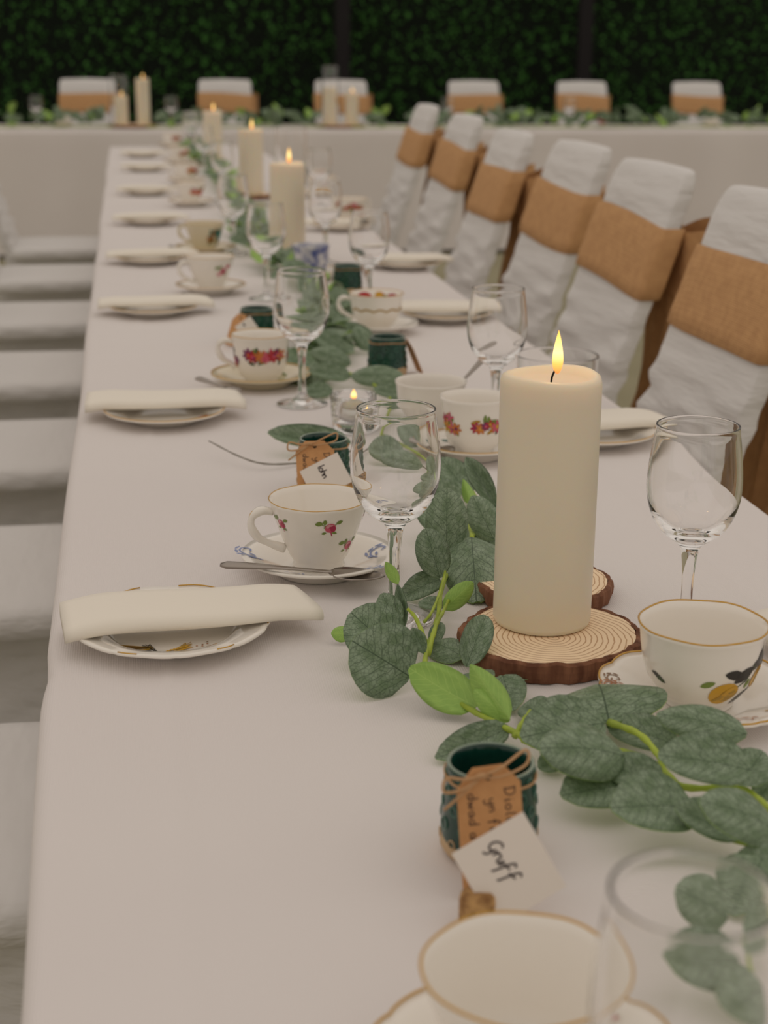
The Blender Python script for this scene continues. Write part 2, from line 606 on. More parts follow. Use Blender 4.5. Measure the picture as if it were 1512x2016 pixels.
def loops_mesh(rings, cap_top=True, cap_bot=False):
    v, f = [], []
    n = len(rings[0])
    for r in rings: v += r
    for i in range(len(rings) - 1):
        for k in range(n):
            k2 = (k + 1) % n
            f.append((i * n + k, i * n + k2, (i + 1) * n + k2, (i + 1) * n + k))
    if cap_top:
        c = [sum(p[j] for p in rings[-1]) / n for j in range(3)]
        v.append((c[0], c[1], c[2] + 0.004))
        b = (len(rings) - 1) * n
        for k in range(n): f.append((b + k, b + (k + 1) % n, len(v) - 1))
    if cap_bot:
        f.append(tuple(range(n))[::-1])
    return v, f

def back_ring(z, off=0.0, n=56, wr=0.0, seed=0):
    hw = 0.180 - 0.006 * smoothstep(0.5, 0.95, z) + off
    hd = 0.020 + off
    if z > 0.945:
        q = min(1.0, (z - 0.945) / 0.055)
        hw -= 0.020 * (1 - math.sqrt(max(0, 1 - q ** 3)))
        hd -= 0.013 * (1 - math.sqrt(max(0, 1 - q * q)))
    ring = []
    for k in range(n):
        x, y = sup(2 * PI * k / n, hw, hd, 6.5)
        zz = z + 0.006 * (1 - (x / 0.21) ** 2) * smoothstep(0.85, 1.0, z)
        if wr:
            m = (1 - smoothstep(0.66, 0.80, z)) * wr
            y += m * (0.0050 * math.sin(z * 150 + x * 14 + seed) + 0.0055 * math.sin(z * 88 - x * 21 + seed * 2)) * (1 if y < 0 else 0.4)
        ring.append((x, y + back_y(z) - 0.014, zz))
    return ring

def chair_meshes(seed, sash=True):
    d = {}
    zs = list(np.linspace(0.40, 0.93, 44)) + [0.945, 0.955, 0.965, 0.975, 0.985, 0.993, 0.998, 1.0]
    d['back_cover'] = mesh('back_cover', *loops_mesh([back_ring(z, wr=1.0, seed=seed) for z in zs]), M_COVER)
    rings = []
    for z, o in ((0.432, -0.020), (0.436, -0.006), (0.445, 0.0), (0.458, 0.002), (0.470, -0.002), (0.478, -0.012), (0.482, -0.04), (0.484, -0.11)):
        ring = []
        for k in range(64):
            x, y = sup(2 * PI * k / 64, 0.202 + o, 0.212 + o, 6.0)
            ring.append((x, y - 0.215, z + (0.0015 * math.sin(x * 60 + seed) if z < 0.46 else 0)))
        rings.append(ring)
    d['seat_cover'] = mesh('seat_cover', *loops_mesh(rings), M_COVER)
    rings = []
    for i in range(17):
        q = i / 16
        ring = []
        for k in range(96):
            t = 2 * PI * k / 96
            x, y = sup(t, 0.196, 0.222, 7.0)
            ax_, ay_ = abs(x) / 0.196, abs(y) / 0.222
            corner = min(1.0, min(ax_, ay_)) ** 2.2
            sag = 0.060 * math.sin(PI * min(1, q * 1.3 + 0.03) ** 0.7) * (1 - corner)
            x -= math.copysign(sag, x) * (ax_ > 0.93); y -= math.copysign(sag, y) * (ay_ > 0.93)
            zb = 0.010 + 0.17 * (1 - corner)
            z = 0.440 + (zb - 0.440) * q
            wrk = 0.0055 * math.sin(z * 120 + 6 * x - 7 * y + seed) * (0.35 + 0.65 * (1 - q)) + 0.004 * math.sin(z * 70 + 16 * x + 13 * y)
            x += math.copysign(wrk, x) * (ax_ > 0.93); y += math.copysign(wrk, y) * (ay_ > 0.93)
            ring.append((x, y - 0.205, z))
        rings.append(ring)
    d['skirt'] = mesh('skirt', *loops_mesh(rings[::-1], cap_top=False), M_COVER)
    if sash:
        rings = []
        for z, o in ((0.795, 0.002), (0.797, 0.006), (0.82, 0.0075), (0.85, 0.007), (0.88, 0.0075), (0.912, 0.006), (0.915, 0.002)):
            r = back_ring(z, off=o)
            rings.append([(x, y, zz + 0.006 * math.sin(x * 9 + seed) - 0.012 * (x / 0.2) * 0.5) for x, y, zz in r])
        d['sash'] = mesh('sash', *loops_mesh(rings, cap_top=False), M_BURLAP)
        bx = 0.085                      # the bow sits a little to one side
        yb = back_y(0.855) + 0.022
        mb = MB()
        mb.add(*tube([(bx, yb - 0.012, 0.822), (bx, yb + 0.012, 0.838), (bx, yb + 0.016, 0.856), (bx, yb + 0.010, 0.876), (bx, yb - 0.012, 0.886)], [0.02, 0.028, 0.03, 0.028, 0.02], 12), M_BURLAP)
        d['bow_knot'] = mb.mesh('bow_knot')
        for sg in (-1, 1):
            L = spline([(bx + sg * 0.01, yb, 0.856), (bx + sg * 0.06, yb + 0.05, 0.872), (bx + sg * 0.11, yb + 0.07, 0.860), (bx + sg * 0.135, yb + 0.04, 0.848),
                        (bx + sg * 0.10, yb + 0.006, 0.842), (bx + sg * 0.05, yb, 0.848), (bx + sg * 0.01, yb, 0.854)], 5)
            v, f = [], []
            for i, p in enumerate(L):
                hh = 0.028 + 0.036 * math.sin(PI * i / (len(L) - 1)) ** 0.7
                for t in (-1, -0.4, 0.4, 1):
                    v.append((p.x, p.y + 0.005 * math.cos(t * 2), p.z + t * hh))
            for i in range(len(L) - 1):
                for t in range(3):
                    f.append((i * 4 + t, i * 4 + t + 1, (i + 1) * 4 + t + 1, (i + 1) * 4 + t))
            mb = MB(); mb.add(v, f, M_BURLAP)
            d['bow_loop' + ('' if sg < 0 else '_b')] = mb.mesh('bow_loop')
            v, f = [], []
            for i in range(15):
                q = i / 14
                cx_ = bx + sg * (0.018 + 0.045 * q + 0.008 * math.sin(q * 5 + seed))
                z = 0.850 - (0.50 if sg < 0 else 0.44) * q
                y = yb + 0.010 + 0.02 * math.sin(q * 3) - 0.085 * q
                hw = 0.030 + 0.032 * q
                for t in (-1, -0.5, 0, 0.5, 1):
                    v.append((cx_ + t * hw, y + 0.011 * math.sin(t * 4 + q * 6 + seed), z + 0.02 * abs(t) * q * (i == 14)))
            for i in range(14):
                for t in range(4):
                    f.append((i * 5 + t, i * 5 + t + 1, (i + 1) * 5 + t + 1, (i + 1) * 5 + t))
            mb = MB(); mb.add(v, f, M_BURLAP)
            d['bow_tail' + ('' if sg < 0 else '_b')] = mb.mesh('bow_tail')
    return d

CH = [chair_meshes(0.0), chair_meshes(2.1), chair_meshes(4.4)]

def chair(loc, rz, variant, label, group):
    e = empty('banquet_chair', loc, rz, label, 'chair', group)
    for k, me in CH[variant % 3].items():
        link(k.replace('_b', '') if k.startswith('bow') else k, me, e)
    return e

# right-hand row, facing the table; (x of backrest foot, y, label)
ord_r = ['nearest the viewer', 'second from the viewer', 'third from the viewer', 'fourth from the viewer', 'fifth from the viewer', 'farthest from the viewer']
for k, (x, y, rz) in enumerate(((0.738, 2.055, 0.00), (0.770, 2.655, 0.02), (0.815, 3.265, 0.03), (0.80, 3.815, -0.02), (0.89, 4.765, 0.02), (0.945, 5.705, 0.0))):
    chair((x, y, 0), -PI / 2 + rz, k, 'white chair with burlap sash beside the long table, ' + ord_r[k], 'white chairs with burlap sashes beside the long table')
ord_l = ['lowest', 'second', 'third', 'fourth', 'fifth', 'sixth', 'seventh']
for k, y in enumerate((1.40, 2.14, 2.86, 3.60, 4.38, 5.20, 6.02)):
    nm = 'white covered chair seat at the left table edge, ' + ('nearest the viewer' if k == 0 else ord_l[k] + ' from the viewer')
    chair((-0.455 - 0.006 * (k % 2), y, 0), PI / 2 + 0.01 * (k % 3 - 1), k + 1, nm, 'white chairs along the left table edge')
HC = ((-0.2321, 10.4500, 0.9990), (0.6612, 10.4500, 1.0002), (1.4299, 10.4500, 1.0040), (2.3333, 10.4500, 0.9919), (3.0894, 10.4500, 0.9954), (3.9109, 10.4500, 0.9993))
hl = ['behind the pair of candles at the far left', 'second from the left behind the far table', 'behind the second pair of candles on the far table',
      'third from the right behind the far table', 'behind the red flower on the far table', 'farthest right behind the far table']
for k, p in enumerate(HC):
    chair((p[0], 10.28, 0), 0.0, k, 'white chair with burlap band ' + hl[k], 'chairs behind the far table')

# ------------------------------------------------------------------ printed motifs on china
def ell(cx, cy, rx, ry, rot=0.0, n=12, pinch=0.0):
    out = []
    c, s = math.cos(rot), math.sin(rot)
    for k in range(n):
        t = 2 * PI * k / n
        x, y = rx * math.cos(t), ry * math.sin(t) * (1 - pinch * abs(math.cos(t)) ** 2)
        out.append((cx + x * c - y * s, cy + x * s + y * c))
    return out

def stroke(pts, w):
    """thin band along 2-D pts, as quads"""
    out = []
    for (x0, y0), (x1, y1) in zip(pts, pts[1:]):
        dx, dy = x1 - x0, y1 - y0
        L = math.hypot(dx, dy) or 1
        ox, oy = -dy / L * w / 2, dx / L * w / 2
        out.append([(x0 + ox, y0 + oy), (x0 - ox, y0 - oy), (x1 - ox, y1 - oy), (x1 + ox, y1 + oy)])
    return out

def rose(s=1.0, cols=('pink', 'deep_pink', 'pale_pink'), leaves='green'):
    """rose bud motif, about 1.7 cm wide at s = 1; list of (polygon, colour) in metres"""
    o = []
    m = 0.001 * s
    for cx, cy, rx, ry, a in ((-6.4, 3.0, 2.2, 1.5, 0.1), (-3.2, 3.8, 1.2, 1.7, 0), (5.0, 3.2, 2.0, 1.2, 0.35), (-3.6, -3.2, 1.5, 0.8, 0.2), (2.6, -3.3, 1.8, 0.7, -0.2), (-2.6, 0.8, 1.4, 0.9, 0.5)):
        o.append((ell(cx * m, cy * m, rx * m, ry * m, a, 10, 0.5), leaves))
    for q in stroke([(0, 0), (0.6 * m, -3 * m), (1.3 * m, -5.2 * m)], 0.6 * m): o.append((q, cols[1]))
    for q in stroke([(-5 * m, 2.5 * m), (0, 0), (4 * m, 2.6 * m)], 0.45 * m): o.append((q, leaves))
    o.append((ell(0, 0, 3.2 * m, 2.9 * m), cols[0]))
    o.append((ell(1.6 * m, -0.6 * m, 1.7 * m, 2.1 * m, 0.3), cols[1]))
    o.append((ell(-1.2 * m, 1.2 * m, 1.5 * m, 1.0 * m, 0.7), cols[2]))
    o.append((ell(0.3 * m, 0.4 * m, 1.1 * m, 0.9 * m), cols[1]))
    o.append((ell(0.2 * m, 1.5 * m, 1.2 * m, 0.5 * m, 0.2), cols[2]))
    return o

def daisy(cx, cy, r, col, mid, n=7, seed=0):
    o = []
    for k in range(n):
        t = 2 * PI * k / n + seed
        o.append((ell(cx + math.cos(t) * r * 0.62, cy + math.sin(t) * r * 0.62, r * 0.42, r * 0.24, t, 8), col))
    o.append((ell(cx, cy, r * 0.3, r * 0.3, 0, 8), mid))
    return o

def spray(seed, w, h, palette, n=9, r=0.006):
    """band of mixed blossoms and leaves"""
    rg = random.Random(seed)
    o = []
    for k in range(n * 2):
        x, y = rg.uniform(-w, w), rg.uniform(-h, h)
        o.append((ell(x, y, r * 0.7, r * 0.28, rg.uniform(0, PI), 8, 0.4), rg.choice(('green', 'dark_green', 'ochre', 'green'))))
    for k in range(n):
        x = -w + 2 * w * (k + 0.5) / n
        y = rg.uniform(-h, h) * 0.7
        rr = r * rg.uniform(0.65, 1.15)
        a, b = rg.choice(palette), rg.choice(palette)
        o += daisy(x, y, rr, a, b, rg.choice((5, 6, 7)), rg.uniform(0, 2))
    return o

def decal(name, parent, surf, motifs):
    """surf(u0, v0, du, dv, off) -> point; motifs: list of (u0, v0, rot, [(poly, colour)]); one print each"""
    for u0, v0, rot, polys in motifs:
        mb = MB()
        c, s = math.cos(rot), math.sin(rot)
        for k, (poly, colr) in enumerate(polys):
            off = 0.00025 + 0.00001 * k
            q = [(x * c - y * s, x * s + y * c) for x, y in poly]
            pts = [surf(u0, v0, x, y, off) for x, y in q]
            ctr = surf(u0, v0, sum(p[0] for p in q) / len(q), sum(p[1] for p in q) / len(q), off)
            n = len(pts)
            mb.add(pts + [ctr], [(i, (i + 1) % n, n) for i in range(n)], PC[colr])
        mb.obj(name, parent)

# ------------------------------------------------------------------ china
CUP_SHAPES = {
    # flared cup on a narrow foot; bowl cup; straight cup   (outer profile as r, z from the foot up)
    'flared': [(0.0, 0.002), (0.020, 0.002), (0.0225, 0.0), (0.0235, 0.003), (0.0225, 0.006), (0.0265, 0.013), (0.0320, 0.026), (0.0365, 0.038), (0.0405, 0.050), (0.0435, 0.059), (0.0450, 0.064)],
    'bowl': [(0.0, 0.002), (0.021, 0.002), (0.024, 0.0), (0.025, 0.003), (0.024, 0.005), (0.030, 0.011), (0.0375, 0.022), (0.0415, 0.034), (0.0430, 0.046), (0.0440, 0.055), (0.0458, 0.061)],
    'straight': [(0.0, 0.002), (0.019, 0.002), (0.0215, 0.0), (0.0225, 0.003), (0.022, 0.005), (0.0285, 0.010), (0.0325, 0.020), (0.0350, 0.033), (0.0360, 0.046), (0.0375, 0.057), (0.0395, 0.064)],
}

def prof_r(prof, z):
    q = [p for p in prof[3:]]
    for (r0, z0), (r1, z1) in zip(q, q[1:]):
        if z0 <= z <= z1:
            return r0 + (r1 - r0) * (z - z0) / max(1e-6, z1 - z0)
    return q[-1][0] if z > q[-1][1] else q[0][0]

def teacup(loc, rz, label, shape='flared', body=None, scale=1.0, rim=True, scallop=0.0, lobes=6, handle=True, motifs=None, inner=None, detail=1, gilt=0.0008):
    body = body or M_CHINA
    e = empty('teacup', loc, rz, label, 'cup')
    prof = [(r * scale, z * scale) for r, z in CUP_SHAPES[shape]]
    h = prof[-1][1]
    th = 0.0016
    def mod(t, i, r, z):
        k = smoothstep(0.35 * h, h, z)
        return r * (1 + scallop * k * math.cos(lobes * t)), z + 2.2 * scallop * h * k * k * math.cos(lobes * t)
    pr = []
    for (a, b) in zip(prof, prof[1:]):
        pr.append(a)
        if b[1] > 0.012 * scale: pr.append(((a[0] + b[0]) / 2, (a[1] + b[1]) / 2))
    pr.append(prof[-1])
    full = pr + [(prof[-1][0] - th * 0.5, h + 0.0004)]
    inn = [(max(0, r - th), z) for r, z in prof[::-1] if z > 0.008 * scale]
    full += inn + [(0.012 * scale, 0.0085 * scale), (0.0, 0.0080 * scale)]
    seg = 72 if detail else 36
    mb = MB(); mb.add(*lathe(full, seg, mod), body)
    mb.obj('bowl', e)
    if rim:
        pts = []
        for k in range(seg):
            t = 2 * PI * k / seg
            r, z = mod(t, 0, prof[-1][0] - th * 0.45, h)
            pts.append((r * math.cos(t), r * math.sin(t), z + 0.0003))
        mb = MB(); mb.add(*tube(pts, gilt, 6, closed=True), M_GOLD)
        mb.obj('gilt_rim', e)
    if handle:
        r1, r2 = prof_r(prof, 0.84 * h), prof_r(prof, 0.36 * h)
        s = scale
        pts = spline([(r1 - 0.0004, 0, 0.84 * h), (r1 + 0.010 * s, 0, 0.875 * h), (r1 + 0.018 * s, 0, 0.80 * h), (r1 + 0.0195 * s, 0, 0.66 * h), (r1 + 0.014 * s, 0, 0.50 * h),
                      (r1 + 0.004 * s, 0, 0.40 * h), (r2 + 0.0005, 0, 0.30 * h)], 5)
        n = len(pts)
        rad = [(0.0030 + 0.0013 * math.sin(PI * (i / (n - 1) * 2.5)) ** 2) * s for i in range(n)]
        mb = MB(); mb.add(*tube(pts, rad, 10), body)
        ho = mb.obj('handle', e)
        if rim and detail:
            top = [(p.x + 0.0012, p.y, p.z + 0.0026 * s) for p in pts[6:16]]
            mb = MB(); mb.add(*tube(top, 0.0011 * s, 6), M_GOLD)
            mb.obj('gilt_line', ho)
    def wall(sign, inset):
        def surf(u0, v0, du, dv, off):
            v = v0 + dv
            t = u0 + du / max(0.02, prof_r(prof, v0))
            rr, zz = mod(t, 0, prof_r(prof, v), v)
            rr += sign * (off + 0.0002) - inset
            return (rr * math.cos(t), rr * math.sin(t), zz)
        return surf
    if motifs: decal('floral_print', e, wall(1, 0), motifs)
    if inner: decal('inner_print', e, wall(-1, th), inner)
    return e

def dish(name, loc, rz, label, cat, R, body, prof_out, scallop=0.0, lobes=10, rim=M_GOLD, motifs=None, broken=False, ridge=0.0):
    """shallow plate or saucer; prof_out = [(r fraction, z)] along the upper surface from the centre"""
    e = empty(name, loc, rz, label, cat)
    up = [(r * R, z) for r, z in prof_out]
    def mod(t, i, r, z):
        k = smoothstep(0.62 * R, R, r)
        c = abs(math.cos(lobes * t / 2)) ** 0.6 if scallop else 0
        return r * (1 - scallop * k * (1 - c)), z + ridge * k * math.cos(lobes * t)
    th = 0.0026
    low = [(r * R, max(0.0016 if r < 0.5 else 0.0, z - th)) for r, z in prof_out]
    foot = 0.52 * R
    under = []
    for r, z in low[::-1]:
        under.append((r, z))
        if r > foot and low[low.index((r, z)) - 1][0] <= foot:
            under += [(foot + 0.003, 0.0014), (foot + 0.002, 0.0), (foot - 0.001, 0.0), (foot - 0.002, 0.0016)]
    edge = [(R + 0.0006, up[-1][1] - th * 0.45)]
    full = up + edge + [p for p in under if p[0] > 0] + [(0.0, 0.0016)]
    seg = 120 if scallop else 72
    mb = MB(); mb.add(*lathe(full, seg, mod), body)
    mb.obj('dish', e)
    if rim:
        pts = []
        for k in range(seg):
            t = 2 * PI * k / seg
            r, z = mod(t, 0, R - 0.0004, up[-1][1])
            pts.append((r * math.cos(t), r * math.sin(t), z))
        mb = MB()
        if broken:
            rg = random.Random(3)
            k = 0
            while k < seg:
                L = rg.randint(5, 9)
                seq = pts[k:k + L]
                if len(seq) > 2:
                    mb = MB(); mb.add(*tube(seq, 0.0006, 6), M_GOLD)
                    mb.obj('gilt_patch', e)
                k += L + rg.randint(5, 14)
        else:
            mb.add(*tube(pts, 0.0008, 6, closed=True), rim)
            mb.obj('gilt_rim', e)
    if motifs:
        def zat(r):
            for (r0, z0), (r1, z1) in zip(up, up[1:]):
                if r0 <= r <= r1: return z0 + (z1 - z0) * (r - r0) / max(1e-6, r1 - r0)
            return up[-1][1]
        decal('floral_print', e, lambda x, y, a, b, o: (x + a, y + b, zat(math.hypot(x + a, y + b)) + o + 0.0004), motifs)
    return e

KEEP = []                       # (x, y, radius) of things standing on the tables
SAUCER = [(0.0, 0.0045), (0.20, 0.0045), (0.30, 0.0042), (0.34, 0.0055), (0.37, 0.0045), (0.50, 0.0065), (0.70, 0.0120), (0.88, 0.0165), (1.0, 0.0185)]
PLATE = [(0.0, 0.0045), (0.35, 0.0045), (0.58, 0.005), (0.64, 0.0065), (0.70, 0.0105), (0.82, 0.0130), (0.93, 0.0150), (1.0, 0.0165)]
CUP_ON = 0.0050                 # height of a cup foot above the table when it stands in a saucer

def saucer(loc, rz, label, R=0.070, body=None, **k):
    KEEP.append((loc[0], loc[1], R + 0.002))
    return dish('saucer', loc, rz, label, 'saucer', R, body or M_CHINA, SAUCER, **k)

def plate(loc, rz, label, R=0.079, body=None, **k):
    return dish('tea_plate', loc, rz, label, 'plate', R, body or M_CHINA, PLATE, **k)

def up(p, dz=0.0):
    return (p[0], p[1], p[2] + dz)

def napkin(c, ang, label, L=0.198, D=0.064, H=0.013, seed=0.0, lift=0.0166, slant=0.012):
    """linen napkin folded into a flat band; c = centre on the table plane, ang = direction of its long side"""
    e = empty('napkin', (c[0], c[1], TZ + lift), ang, label, 'napkin')
    sec = [(0.5, 0.20), (0.47, 0.04), (0.2, 0.0), (-0.2, 0.0), (-0.43, 0.03), (-0.485, 0.16), (-0.5, 0.38), (-0.49, 0.60), (-0.46, 0.76), (-0.41, 0.87), (-0.30, 0.93), (0.0, 0.97), (0.30, 0.96), (0.45, 0.90), (0.492, 0.72), (0.5, 0.45)]
    n = 26
    rings = []
    for i in range(n + 1):
        q = i / n
        ring = []
        for y, z in sec:
            x = -L / 2 + L * q
            if q > 0.9: x += slant * (q - 0.9) / 0.1 * (-y)
            sag = -0.0075 * max(0, abs(q - 0.5) * 2 - 0.66) ** 1.3 * 2.2
            zz = z * H * (1 + 0.10 * math.sin(q * 5 + seed)) + sag
            ring.append((x, y * D * (1 + 0.05 * math.sin(q * 3 + seed)) + 0.002 * math.sin(q * 7 + seed), zz))
        rings.append(ring)
    v, f = loops_mesh(rings, cap_top=False)
    m = len(sec)
    f = [q[::-1] for q in f]
    f.append(tuple(range(m)))
    f.append(tuple(n * m + k for k in range(m))[::-1])
    mb = MB(); mb.add(v, f, M_NAPKIN)
    mb.obj('folded_band', e)
    return e

def spoon(a, b, label, mid=None):
    """teaspoon from the handle end a to the bowl tip b"""
    A, B = Vector(a), Vector(b)
    d = (B - A); L = d.length; d.normalize()
    sd = d.cross(Vector((0, 0, 1))).normalized()
    e = empty('teaspoon', tuple(A), 0, label, 'spoon')
    mid = mid or 0.0
    pts, rad, fl = [], [], []
    n = 18
    for i in range(n + 1):
        q = i / n * 0.68
        p = d * (L * q) + Vector((0, 0, 1)) * ((B - A).z * 0 + mid * math.sin(PI * min(1, q / 0.68)) * 1.0)
        pts.append(p - Vector((0, 0, 1)) * d.z * 0)
        w = 0.0068 - 0.0038 * smoothstep(0.04, 0.50, q)
        rad.append(w if i else 0.0034)
    v, f = tube(pts, rad, 12, flat=0.42)
    mb = MB(); mb.add(v, f, M_SILVER)
    mb.obj('handle', e)
    upv = sd.cross(d).normalized()
    v, f = [], []
    m, k = 12, 8
    for i in range(m + 1):
        q = i / m
        wv = math.sin(PI * min(1, q ** 0.75 * 0.985 + 0.012)) ** 0.6 * 0.0155 + 0.0004
        for j in range(k + 1):
            s = -1 + 2 * j / k
            p = d * (L * (0.665 + 0.335 * q)) + sd * (s * wv) - upv * (0.0045 * (1 - s * s) * math.sin(PI * q) ** 0.8) + upv * 0.0004
            v.append(p)
    for i in range(m):
        for j in range(k):
            f.append((i * (k + 1) + j, i * (k + 1) + j + 1, (i + 1) * (k + 1) + j + 1, (i + 1) * (k + 1) + j))
    mb = MB(); mb.add(v, f, M_SILVER)
    o = mb.obj('bowl', e)
    md = o.modifiers.new('thickness', 'SOLIDIFY'); md.thickness = 0.0012
    return e

# ------------------------------------------------------------------ glassware
def fine(prof, n=3):
    P = spline([(r, 0, z) for r, z in prof], n)
    return [(max(0.0, p.x), p.z) for p in P]

G_FOOT = [(0.0, 0.0004), (0.020, 0.0006), (0.0325, 0.0), (0.0335, 0.0010), (0.0325, 0.0021), (0.022, 0.0042), (0.0125, 0.0075), (0.0070, 0.0130), (0.0050, 0.0240), (0.0045, 0.0420), (0.0050, 0.0600), (0.0066, 0.0740), (0.0090, 0.0815), (0.0150, 0.0860), (0.0230, 0.0920), (0.0305, 0.1030), (0.0350, 0.1160), (0.0366, 0.1290), (0.0360, 0.1430), (0.0340, 0.1600), (0.0318, 0.1745)]
G_RIM = [(0.03115 - 0.00075 * math.cos(a) * -1, 0.1775 + 0.00075 * math.sin(a)) for a in [math.radians(d) for d in (0, 25, 50, 75, 90, 105, 130, 155, 180)]]
G_IN = [(0.0307, 0.1745), (0.0327, 0.1600), (0.0347, 0.1430), (0.0352, 0.1290), (0.0335, 0.1165), (0.0285, 0.1055), (0.0210, 0.0970), (0.0120, 0.0920), (0.0, 0.0900)]
v_, f_ = lathe(fine(G_FOOT, 3) + G_RIM + fine(G_IN, 3), 96)
ME_GLASS = mesh('wine_glass', v_, f_, M_GLASS)
GLASS_GROUP = 'stemmed wine glasses on the tables'

def wine_glass(p, label, rz=0.0, s=1.0):
    o = link('wine_glass', ME_GLASS, None, (p[0], p[1], TZ + 0.0008))
    o.rotation_euler = (0, 0, rz)
    o.scale = (s, s, 1)
    KEEP.append((p[0], p[1], 0.036))
    return tag(o, label, 'glass', GLASS_GROUP)

def tumbler(p, R, H, label, name='glass_tumbler', cat='glass', wall=0.0022, base=0.006):
    prof = [(0.0, 0.0), (R - 0.004, 0.0), (R - 0.001, 0.0012), (R, 0.004), (R, H * 0.5), (R, H - wall)] + [(R - wall / 2 + wall / 2 * math.cos(math.radians(d)), H - wall / 2 + wall / 2 * math.sin(math.radians(d))) for d in (0, 30, 60, 90, 120, 150, 180)] + [(R - wall, H - wall), (R - wall, H * 0.5), (R - wall, base + 0.003), (R - wall - 0.003, base), (0.0, base)]
    mb = MB(); mb.add(*lathe(prof, 64), M_GLASS)
    o = mb.obj(name)
    o.location = (p[0], p[1], TZ + 0.0008)
    return tag(o, label, cat)

# ------------------------------------------------------------------ candles and wood slices
def flame_mesh(h, r):
    prof = [(0.0, 0.0), (r * 0.45, h * 0.04), (r * 0.82, h * 0.16), (r, h * 0.30), (r * 0.93, h * 0.45), (r * 0.72, h * 0.62), (r * 0.44, h * 0.79), (r * 0.18, h * 0.92), (0.0, h)]
    return lathe(fine(prof, 2), 20)

def pillar_candle(loc, label, r=0.0388, h=0.204, lit=True, fl=1.0, detail=True):
    e = empty('pillar_candle', loc, 0, label, 'candle')
    prof = [(0.0, 0.0), (r - 0.004, 0.0), (r - 0.001, 0.0015), (r, 0.005), (r, 0.03), (r * 1.002, h * 0.3), (r, h * 0.6), (r, h - 0.02), (r, h - 0.007), (r - 0.0012, h - 0.0025), (r - 0.0045, h - 0.0003), (r - 0.007, h - 0.0012),
            (r - 0.0105, h - 0.0055), (r - 0.018, h - 0.0085), (0.010, h - 0.0095), (0.0, h - 0.0095)]
    def mod(t, i, rr, z):
        return rr * (1 + 0.004 * math.sin(3 * t + z * 20)), z + (0.0012 * math.sin(2 * t + 0.6) if z > h - 0.004 else 0)
    mb = MB(); mb.add(*lathe(prof, 72 if detail else 40, mod), M_WAX)
    mb.obj('wax_body', e)
    w = [(0, 0, h - 0.0100), (0.0004, 0, h - 0.004), (0.0024, 0.0, h + 0.001), (0.0056, 0.0, h + 0.0030)]
    mb = MB(); mb.add(*tube(spline(w, 4), 0.00085, 8), M_WICK)
    mb.obj('wick', e)
    if lit:
        v, f = flame_mesh(0.034 * fl, 0.0043 * fl)
        me = mesh('flame', v, f, M_FLAME)
        o = link('flame', me, e, (0.0045, 0, h - 0.0012))
        L = bpy.data.lights.new('flame_glow', 'POINT')
        L.energy = 0.045
        L.color = (1.0, 0.52, 0.2)
        L.shadow_soft_size = 0.006
        lo = bpy.data.objects.new('flame_glow', L)
        COL.objects.link(lo)
        lo.parent = e
        lo.location = (0.0045, 0, h + 0.042)
    return e

def wood_slice(loc, R, H, label, seed=0, rz=0.0, off=(0.0, 0.0)):
    e = empty('wood_slice', loc, rz, label, 'wood slice')
    KEEP.append((loc[0], loc[1], R * 1.05))
    rg = random.Random(seed)
    ph = [rg.uniform(0, 6.28) for _ in range(6)]
    n = 96
    def outline(t, k):
        r = R * (1 + 0.025 * math.sin(2 * t + ph[0]) + 0.016 * math.sin(3 * t + ph[1]) + 0.008 * math.sin(7 * t + ph[2]))
        if k:
            r += R * 0.012 * math.sin(17 * t + ph[3]) + R * 0.012 * math.sin(29 * t + ph[4])
        return r
    # sawn core
    v, f = [(0, 0, H)], []
    rows = []
    for q in (0.33, 0.66, 0.93):
        rows.append(len(v))
        for k in range(n):
            t = 2 * PI * k / n
            r = outline(t, 0) * q
            v.append((r * math.cos(t), r * math.sin(t), H))
    for k in range(n): f.append((0, 1 + k, 1 + (k + 1) % n))
    for a, b in zip(rows, rows[1:]):
        for k in range(n): f.append((a + k, b + k, b + (k + 1) % n, a + (k + 1) % n))
    base = len(v)
    for k in range(n):
        x, y, z = v[rows[-1] + k]
        v.append((x, y, 0.0))
    for k in range(n): f.append((rows[-1] + k, base + k, base + (k + 1) % n, rows[-1] + (k + 1) % n))
    f.append(tuple(base + k for k in range(n))[::-1])
    # centre of the growth rings set off the middle of the slice
    v = [(x + off[0], y + off[1], z) for x, y, z in v]
    mb = MB(); mb.add(v, f, M_WOOD)
    o = mb.obj('sawn_face', e, False)
    o.location = (-off[0], -off[1], 0)
    # bark ring of separate flakes joined to the edge
    v, f = [], []
    lv = ((0.925, H - 0.0003), (0.955, H + 0.0008), (1.0, H - 0.0010), (1.012, H * 0.6), (1.005, H * 0.3), (0.985, 0.0003), (0.92, 0.0))
    for q, z in lv:
        for k in range(n):
            t = 2 * PI * k / n
            r = outline(t, 1) * q
            v.append((r * math.cos(t), r * math.sin(t), z + (0.0006 * math.sin(11 * t + ph[5]) if z > H * 0.9 else 0)))
    for a in range(len(lv) - 1):
        for k in range(n):
            f.append((a * n + k, (a + 1) * n + k, (a + 1) * n + (k + 1) % n, a * n + (k + 1) % n))
    mb = MB(); mb.add(v, f, M_BARK)
    mb.obj('bark', e, False)
    return e

